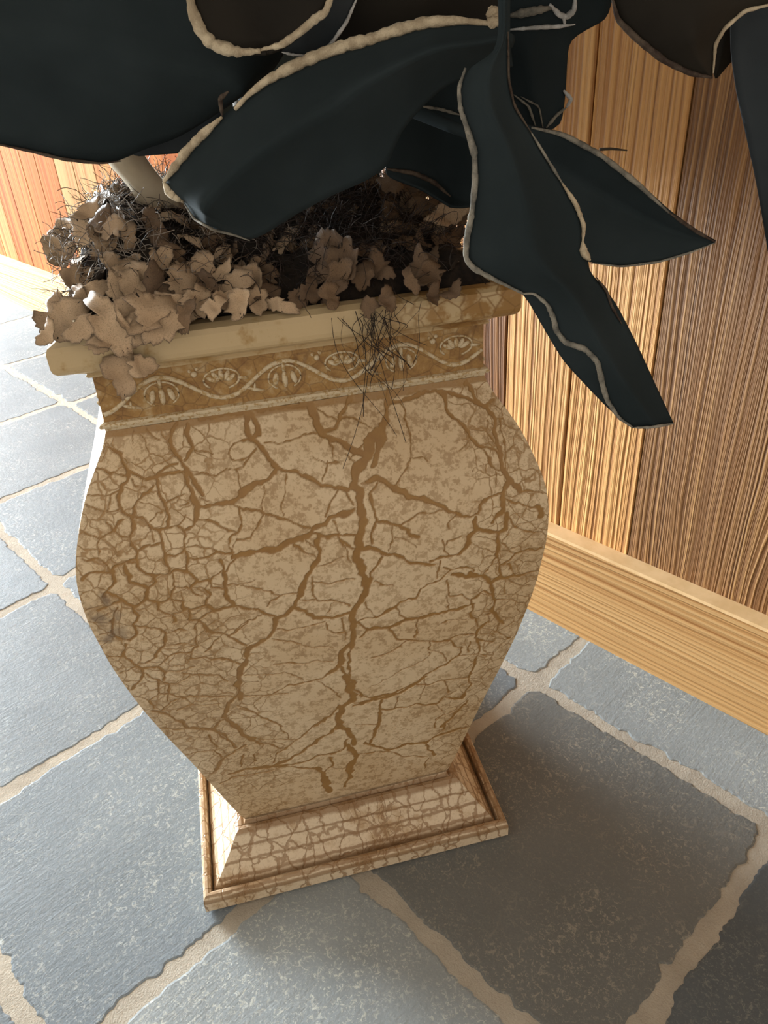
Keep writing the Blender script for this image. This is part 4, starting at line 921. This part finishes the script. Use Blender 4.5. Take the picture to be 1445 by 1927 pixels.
# ------------------------------------------------------------------ the black leather plant
plant = empty('leather_plant', (UX, UY, 0.735))
tag(plant, 'plant of large black leather leaves with raw cut edges growing from the urn', 'plant')
PL0 = np.array([UX, UY, 0.735])
def yfun(spec):
    a, b, c = spec
    return lambda px, py: a + b * (px - 722) / 1000 + c * (py - 963) / 1000
LEAF_BASES = []
def leaf(spec, left, right, mat, trims, nl=46, nw=16, bulge=0.02, crease=0.5, thick=0.0022, label=None, smooth=1, base=0):
    """leaf blade ruled between two traced edges, curved across, with a real thickness"""
    fy = yfun(spec)
    A = smooth_line(left, nl, smooth); B = smooth_line(right, nl, smooth)
    V = np.zeros((nl, nw, 3)); view = np.zeros((nl, nw, 3))
    for i in range(nl):
        wid = np.linalg.norm(A[i] - B[i])
        for j in range(nw):
            u = j / (nw - 1); p = A[i] * (1 - u) + B[i] * u
            s = u / crease if u < crease else (1 - u) / (1 - crease)
            Y = fy(*p) - bulge * min(1, wid / 150) * (s ** 1.3) + 0.006 * fbm(np.array([p[0] / 130]), np.array([p[1] / 130]), 71, 2)[0]
            V[i, j] = at(p[0], p[1], Y)
    du = np.gradient(V, axis=0); dv = np.gradient(V, axis=1); N = np.cross(du, dv); N /= (np.linalg.norm(N, axis=2)[..., None] + 1e-9)
    if (N * (CC - V)).sum() < 0: N = -N
    top = (V - PL0).reshape(-1, 3); bot = (V - N * thick - PL0).reshape(-1, 3); nv = nl * nw
    Fc = []
    for i in range(nl - 1):
        for j in range(nw - 1):
            a, b, c, d = i * nw + j, i * nw + j + 1, (i + 1) * nw + j + 1, (i + 1) * nw + j
            Fc.append((a, b, c, d)); Fc.append((nv + d, nv + c, nv + b, nv + a))
    loop = [j for j in range(nw)] + [i * nw + nw - 1 for i in range(1, nl)] + [(nl - 1) * nw + j for j in range(nw - 2, -1, -1)] + [i * nw for i in range(nl - 2, 0, -1)]
    for q in range(len(loop)):
        a, b = loop[q], loop[(q + 1) % len(loop)]; Fc.append((b, a, nv + a, nv + b))
    lf = mesh_obj('leaf', np.r_[top, bot], Fc, mat, plant, True)
    if base is not None: LEAF_BASES.append(V[base].mean(0) - PL0)
    if label: lf['label'] = label
    cam_c = CC
    for tm, w, pts in trims:                                    # raw cut edges
        n = max(14, int(len(pts) * 8)); P2 = smooth_line(pts, n, 1)
        flat = V.reshape(-1, 3); pix = None
        # project grid to find the nearest blade depth for every trim point
        q = (flat - CC) @ CR; gx_ = CXP + F_PX * q[:, 0] / -q[:, 2]; gy_ = CYP - F_PX * q[:, 1] / -q[:, 2]
        path = []; rr = []
        for k, (x, y) in enumerate(P2):
            d2 = (gx_ - x) ** 2 + (gy_ - y) ** 2; ix = np.argsort(d2)[:3]; wt = 1 / (d2[ix] + 1)
            Y = (flat[ix, 1] * wt).sum() / wt.sum() - 0.0012
            p = at(x, y, Y); path.append(p - PL0); e = min(1, 2.5 * k / n + 0.35, 2.5 * (n - 1 - k) / n + 0.35)
            rr.append(0.5 * w * e * np.linalg.norm(p - CC) / F_PX * (1 + 0.45 * vnoise(np.array([k * 0.6]), np.array([w + y * 0.01]), 77)[0]))
        path = np.array(path); 
        for _ in range(2): path[1:-1] = (path[:-2] + 2 * path[1:-1] + path[2:]) / 4
        Vt, Ft = tube(path, rr, 7, 1.0, up=(0, -1, 0.4))
        mesh_obj('cut_edge', Vt, Ft, tm, lf, True)
    return lf
# A: broad leaf on the left
leaf((0.63, -0.02, 0.05), [(-430,70),(-300,185),(-140,235),(0,272),(60,284),(120,299),(190,308),(228,303),(262,284),(330,262),(372,238),(430,200)],
     [(-430,55),(-300,-95),(-140,-170),(0,-170),(150,-170),(280,-160),(380,-130),(460,-80),(520,-20),(545,40),(540,100),(500,150)], M_BLACK,
     [(M_CUTD, 5, [(-20,268),(60,285),(120,300),(190,308),(228,303)])], bulge=0.035, crease=0.45, base=-1, label='broad black leaf with a soft grey fold')
# C and D: two leaf tips at the top
leaf((0.545, 0.0, 0.03), [(500,-300),(420,-220),(352,-120),(356,-20),(362,25),(377,60),(402,85),(450,100),(500,96)], [(508,-300),(590,-220),(650,-120),(632,-15),(607,22),(570,62),(545,80),(525,90),(505,96)], M_BROWNBLACK,
     [(M_CUT, 19, [(352,-40),(362,20),(380,62),(402,85),(450,99),(490,96)]), (M_CUT, 13, [(485,96),(530,85),(565,60),(598,32),(612,25),(628,-20)])], bulge=-0.01, label='brown-black leaf tip with a thick tan cut edge')
leaf((0.575, 0.0, 0.03), [(605,-300),(545,-220),(520,-120),(500,0),(505,60),(530,98),(575,106)], [(613,-300),(670,-220),(700,-120),(674,0),(652,45),(622,85),(580,106)], M_SHEEN,
     [(M_CUTW, 6, [(672,-5),(652,42),(622,84),(600,98)]), (M_CUTW, 4, [(530,98),(550,103),(580,105)])], bulge=0.006, label='grey-sheened leaf tip with a pale edge')
# H: leaf behind the top of the centre leaf
leaf((0.62, 0.0, 0.05), [(765,-300),(620,-220),(560,-120),(600,20),(620,110),(640,160)], [(775,-300),(930,-220),(985,-120),(960,0),(940,80),(900,130)], M_BROWNBLACK, [], bulge=0.01)
# N and K, O: leaves further back
leaf((0.70, 0.0, 0.03), [(850,0),(790,60),(770,120),(745,200),(732,260),(725,330),(785,350),(845,384)], [(862,0),(930,60),(955,120),(945,220),(930,320),(905,384),(875,390),(850,388)], M_BLACK,
     [(M_CUTG, 5, [(786,199),(830,206),(868,217)]), (M_CUTD, 8, [(728,318),(780,326),(815,342),(848,370)])], bulge=-0.02)
leaf((0.73, 0.0, 0.03), [(1032,-300),(930,-220),(900,-120),(905,0),(915,100),(945,190),(985,236),(1012,250)], [(1042,-300),(1150,-220),(1175,-120),(1152,0),(1143,36),(1100,58),(1070,78),(1067,130),(1063,190),(1056,236),(1030,247)], M_BLACK,
     [(M_CUTG, 12, [(957,30),(1000,22),(1040,14)]), (M_CUTW, 9, [(1034,8),(1052,28),(1066,32),(1080,20),(1083,-10)]), (M_CUTW, 6, [(957,56),(1010,52),(1050,50),(1082,46)]), (M_CUTW, 5, [(1060,28),(1063,48)]),
      (M_CUTG, 4, [(966,178),(995,200),(1008,238)]), (M_CUTG, 3, [(980,182),(1014,200),(1022,242)]), (M_CUTW, 7, [(1060,170),(1075,187),(1066,202)]), (M_CUTG, 6, [(1066,202),(1048,216),(1028,240)])], bulge=0.012, label='blue-black leaf with a crumpled silvery edge')
leaf((0.67, 0.0, 0.05), [(235,250),(250,292),(262,294)], [(430,190),(400,245),(345,288)], M_SHEEN, [], nl=14, nw=8, bulge=0.0, base=None)
# J: pointed leaf to the right
leaf((0.66, 0.02, 0.05), [(880,245),(920,215),(1000,240),(1060,252),(1130,290),(1200,345),(1260,400),(1310,435),(1346,456)], [(880,258),(920,340),(1000,420),(1060,480),(1110,494),(1170,501),(1240,492),(1300,474),(1346,457)], M_BLACK,
     [(M_CUTG, 9, [(1000,240),(1060,253),(1130,291),(1200,346),(1258,400)]), (M_CUTD, 6, [(1258,400),(1310,436),(1345,455)]), (M_CUTG, 4, [(1345,457),(1300,475),(1240,493),(1170,502),(1112,495)])], bulge=-0.02, crease=0.35, label='pointed black leaf spreading towards the plank wall')
# L and M: leaves at the top right corner
leaf((0.60, 0.0, 0.04), [(1333,-300),(1190,-220),(1148,-120),(1150,0),(1162,38),(1200,75),(1250,115),(1300,139),(1336,146)], [(1343,-300),(1480,-220),(1530,-120),(1480,0),(1402,21),(1363,55),(1347,85),(1344,120),(1340,146)], M_BROWNBLACK,
     [(M_CUT, 6, [(1470,4),(1402,20),(1363,54),(1346,84),(1344,112),(1342,138)]), (M_CUTD, 10, [(1150,-10),(1162,38),(1200,75),(1250,115),(1300,139),(1340,146)])], bulge=0.012, label='rounded brown-black leaf hanging before the plank wall')
leaf((0.66, 0.0, 0.03), [(1508,-300),(1410,-220),(1372,-120),(1374,20),(1376,112),(1380,130),(1384,165),(1400,240),(1420,330),(1436,420),(1452,520)], [(1518,-300),(1620,-220),(1650,-120),(1640,20),(1620,112),(1612,140),(1605,180),(1600,250),(1590,330),(1575,420),(1560,520)], M_SHEEN, [], bulge=0.02, smooth=1, label='grey-black leaf hanging down beside the plank wall')
leaf((0.69, 0.0, 0.03), [(1385,-300),(1320,-220),(1300,-120),(1310,20),(1330,100),(1346,148)], [(1395,-300),(1460,-220),(1480,-120),(1440,20),(1395,95),(1350,147)], M_BROWNBLACK, [], nl=20, bulge=0.01)
# B: two hidden back leaves, added to keep window light off the upper wall
def shade_leaf(rows, back=tuple(T_AX * 0.0022)):
    """leaf given by pairs of edge points in wall coordinates (t, n, z)"""
    A = smooth_line([tn(*r[0]) for r in rows], 30, 2); B = smooth_line([tn(*r[1]) for r in rows], 30, 2); nw = 10
    V = np.array([[A[i] * (1 - u) + B[i] * u + np.array(back) * (-9.0 * math.sin(math.pi * u)) for u in np.linspace(0, 1, nw)] for i in range(30)])
    bk = V + np.array(back); nv = 30 * nw; Fc = []
    for i in range(29):
        for j in range(nw - 1):
            a, b_, c, d = i * nw + j, i * nw + j + 1, (i + 1) * nw + j + 1, (i + 1) * nw + j
            Fc.append((a, b_, c, d)); Fc.append((nv + d, nv + c, nv + b_, nv + a))
    loop = [j for j in range(nw)] + [i * nw + nw - 1 for i in range(1, 30)] + [29 * nw + j for j in range(nw - 2, -1, -1)] + [i * nw for i in range(28, 0, -1)]
    for q in range(len(loop)):
        a, b_ = loop[q], loop[(q + 1) % len(loop)]; Fc.append((b_, a, nv + a, nv + b_))
    mesh_obj('leaf', np.r_[V.reshape(-1, 3) - PL0, bk.reshape(-1, 3) - PL0], Fc, M_BLACK, plant, True)
shade_leaf([((-0.62, 0.44, 1.12), (-0.60, 0.50, 1.12)), ((-0.80, 0.50, 1.34), (-0.76, 0.66, 1.36)), ((-0.92, 0.56, 1.25), (-0.86, 0.84, 1.28)), ((-1.00, 0.58, 1.05), (-0.92, 0.918, 1.06)), ((-1.00, 0.58, 0.85), (-0.94, 0.918, 0.86)), ((-0.98, 0.60, 0.74), (-0.94, 0.918, 0.75)), ((-0.97, 0.66, 0.69), (-0.95, 0.90, 0.69))])
shade_leaf([((-0.66, 0.42, 1.10), (-0.62, 0.50, 1.13)), ((-0.90, 0.34, 1.33), (-0.88, 0.52, 1.34)), ((-1.12, 0.32, 1.24), (-1.08, 0.62, 1.27)), ((-1.26, 0.36, 1.04), (-1.20, 0.72, 1.05)), ((-1.32, 0.42, 0.90), (-1.26, 0.74, 0.89)), ((-1.34, 0.52, 0.80), (-1.30, 0.66, 0.79))])
# unseen crown leaves added above the plant to shade the upper wall
for az, ln, wd, zt in ((0.15, 0.52, 0.26, 1.10), (0.75, 0.44, 0.24, 1.16), (1.30, 0.34, 0.26, 1.12), (-0.45, 0.55, 0.26, 1.12), (-1.15, 0.50, 0.26, 1.20), (2.3, 0.42, 0.26, 1.10), (-2.2, 0.45, 0.26, 1.16)):
    dx, dn = math.cos(az), math.sin(az); rows = []
    for u, w, dz in ((0.0, 0.03, -0.04), (0.2, 0.35, 0.10), (0.45, 0.85, 0.14), (0.7, 1.0, 0.10), (0.9, 0.6, 0.02), (1.0, 0.12, -0.03)):
        c = (-0.63 + dx * ln * u, 0.44 + dn * ln * u)
        rows.append(((c[0] - dn * wd * w / 2, c[1] + dx * wd * w / 2, zt + dz - 0.03 * w), (c[0] + dn * wd * w / 2, c[1] - dx * wd * w / 2, zt + dz - 0.03 * w)))
    shade_leaf(rows, (0, 0, -0.0022))
# F: the large central leaf
leaf((0.56, -0.01, 0.04), [(955,30),(900,40),(800,46),(700,74),(600,104),(500,152),(425,212),(372,260),(332,308),(306,345),(320,362),(345,378),(365,412)],
     [(965,125),(920,140),(865,150),(833,166),(791,205),(755,249),(728,315),(690,340),(620,370),(560,402),(500,440),(470,453),(420,437)], M_BLACK,
     [(M_CUT, 19, [(938,46),(900,42),(860,38),(800,42),(740,58),(700,73),(650,85),(600,103),(550,125),(500,152),(465,180),(442,206)]), (M_CUT, 22, [(926,52),(930,30),(922,12)]),
      (M_CUT, 15, [(418,220),(395,240),(372,262),(350,285),(332,310),(308,342)]), (M_CUT, 14, [(308,342),(318,362),(345,380)]), (M_CUTD, 8, [(430,172),(414,185),(418,218)]), (M_CUTG, 5, [(345,380),(365,412),(400,432),(440,442),(470,453)])], nl=60, nw=20, bulge=0.03, crease=0.4, label='large black leaf sagging onto the moss with a tan cut edge')
# G: the long hanging leaf
leaf((0.495, 0.0, 0.02), [(938,-300),(925,-120),(937,0),(938,60),(930,100),(884,125),(863,165),(866,205),(880,245),(893,290),(893,345),(888,400),(878,450),(876,488),(890,505),(930,525),(985,552),(1030,630),(1060,680),(1130,755),(1165,788),(1190,806)],
     [(948,-300),(970,-120),(960,0),(960,60),(958,130),(968,200),(1000,250),(1030,300),(1060,345),(1085,385),(1100,430),(1096,462),(1109,492),(1106,512),(1122,524),(1140,545),(1160,572),(1200,650),(1225,705),(1248,755),(1268,797)], M_BLACK,
     [(M_CUTG, 11, [(876,128),(863,165),(866,205),(880,245),(893,290),(894,345),(888,400),(878,450),(876,488),(892,506),(930,526),(985,553)]),
      (M_CUTG, 10, [(985,553),(1005,552),(1030,573),(1042,600),(1046,622),(1064,645),(1100,656),(1124,680),(1135,730),(1143,755),(1165,787),(1190,804)]), (M_CUTG, 6, [(1190,805),(1225,804),(1268,797)]),
      (M_CUTD, 4, [(956,60),(957,150),(968,200),(1000,250)]), (M_CUTG, 5, [(1000,250),(1030,300),(1060,348)]), (M_CUT, 8, [(1058,345),(1084,385),(1099,425),(1096,460)]), (M_CUT, 13, [(1096,455),(1098,475),(1110,490)]), (M_CUTD, 5, [(1122,522),(1142,548),(1150,575),(1170,610)])],
     nl=72, nw=20, bulge=0.02, crease=0.55, label='long black leaf hanging past the rim with a wavy grey cut edge')
# tan petiole rising from the moss, woody stem hidden behind the leaves, stalks to the leaf bases
def strip(name, left, right, Ys, mat, thick=0.006, nl=24, nw=7):
    A = smooth_line(left, nl, 2); B = smooth_line(right, nl, 2); V = np.zeros((nl, nw, 3))
    for i in range(nl):
        Y = np.interp(i / (nl - 1), np.linspace(0, 1, len(Ys)), Ys)
        for j in range(nw):
            u = j / (nw - 1); p = A[i] * (1 - u) + B[i] * u
            V[i, j] = at(p[0], p[1], Y - 0.012 * math.sin(math.pi * u)) - PL0
    bk = V + np.array([0, thick, -0.001]); nv = nl * nw
    Fc = []
    for i in range(nl - 1):
        for j in range(nw - 1):
            a, b, c, d = i * nw + j, i * nw + j + 1, (i + 1) * nw + j + 1, (i + 1) * nw + j
            Fc.append((a, d, c, b)); Fc.append((nv + a, nv + b, nv + c, nv + d))
    loop = [j for j in range(nw)] + [i * nw + nw - 1 for i in range(1, nl)] + [(nl - 1) * nw + j for j in range(nw - 2, -1, -1)] + [i * nw for i in range(nl - 2, 0, -1)]
    for q in range(len(loop)):
        a, b = loop[q], loop[(q + 1) % len(loop)]; Fc.append((a, b, nv + b, nv + a))
    return mesh_obj(name, np.r_[V.reshape(-1, 3), bk.reshape(-1, 3)], Fc, mat, plant, True)
strip('petiole', [(190,285),(206,312),(228,335),(250,362),(262,400),(266,445)], [(255,262),(266,288),(287,318),(312,348),(336,385),(352,440)], [0.66, 0.69, 0.72], M_STEM)
P = smooth_line([(0, 0, -0.03), (0.004, 0.0, 0.08), (-0.006, 0.004, 0.2), (0.0, 0.0, 0.36)], 20, 2)
V, Fc = tube(P, np.linspace(0.017, 0.012, 20), 10); mesh_obj('stem', V, Fc, M_TRUNK, plant, True)
top = np.array([0, 0, 0.33])
for e in LEAF_BASES:
    st = top if e[2] > 0.2 else np.array([0, 0, max(0.10, e[2] - 0.02)])
    mid_ = 0.5 * (st + e) + np.array([0, 0, 0.03])
    P = smooth_line([st, 0.5 * (st + mid_) + np.array([0, 0, 0.012]), mid_, e], 14, 2)
    V, Fc = tube(P, np.linspace(0.009, 0.004, 14), 8); mesh_obj('stalk', V, Fc, M_BLACK, plant, True)
V, Fc = tube(np.array([at(1128, 281, 0.70), at(1150, 280, 0.70), at(1180, 283, 0.70)]) - PL0, [0.0014, 0.0012, 0.0006], 6); mesh_obj('twig', V, Fc, M_TRUNK, plant, True)
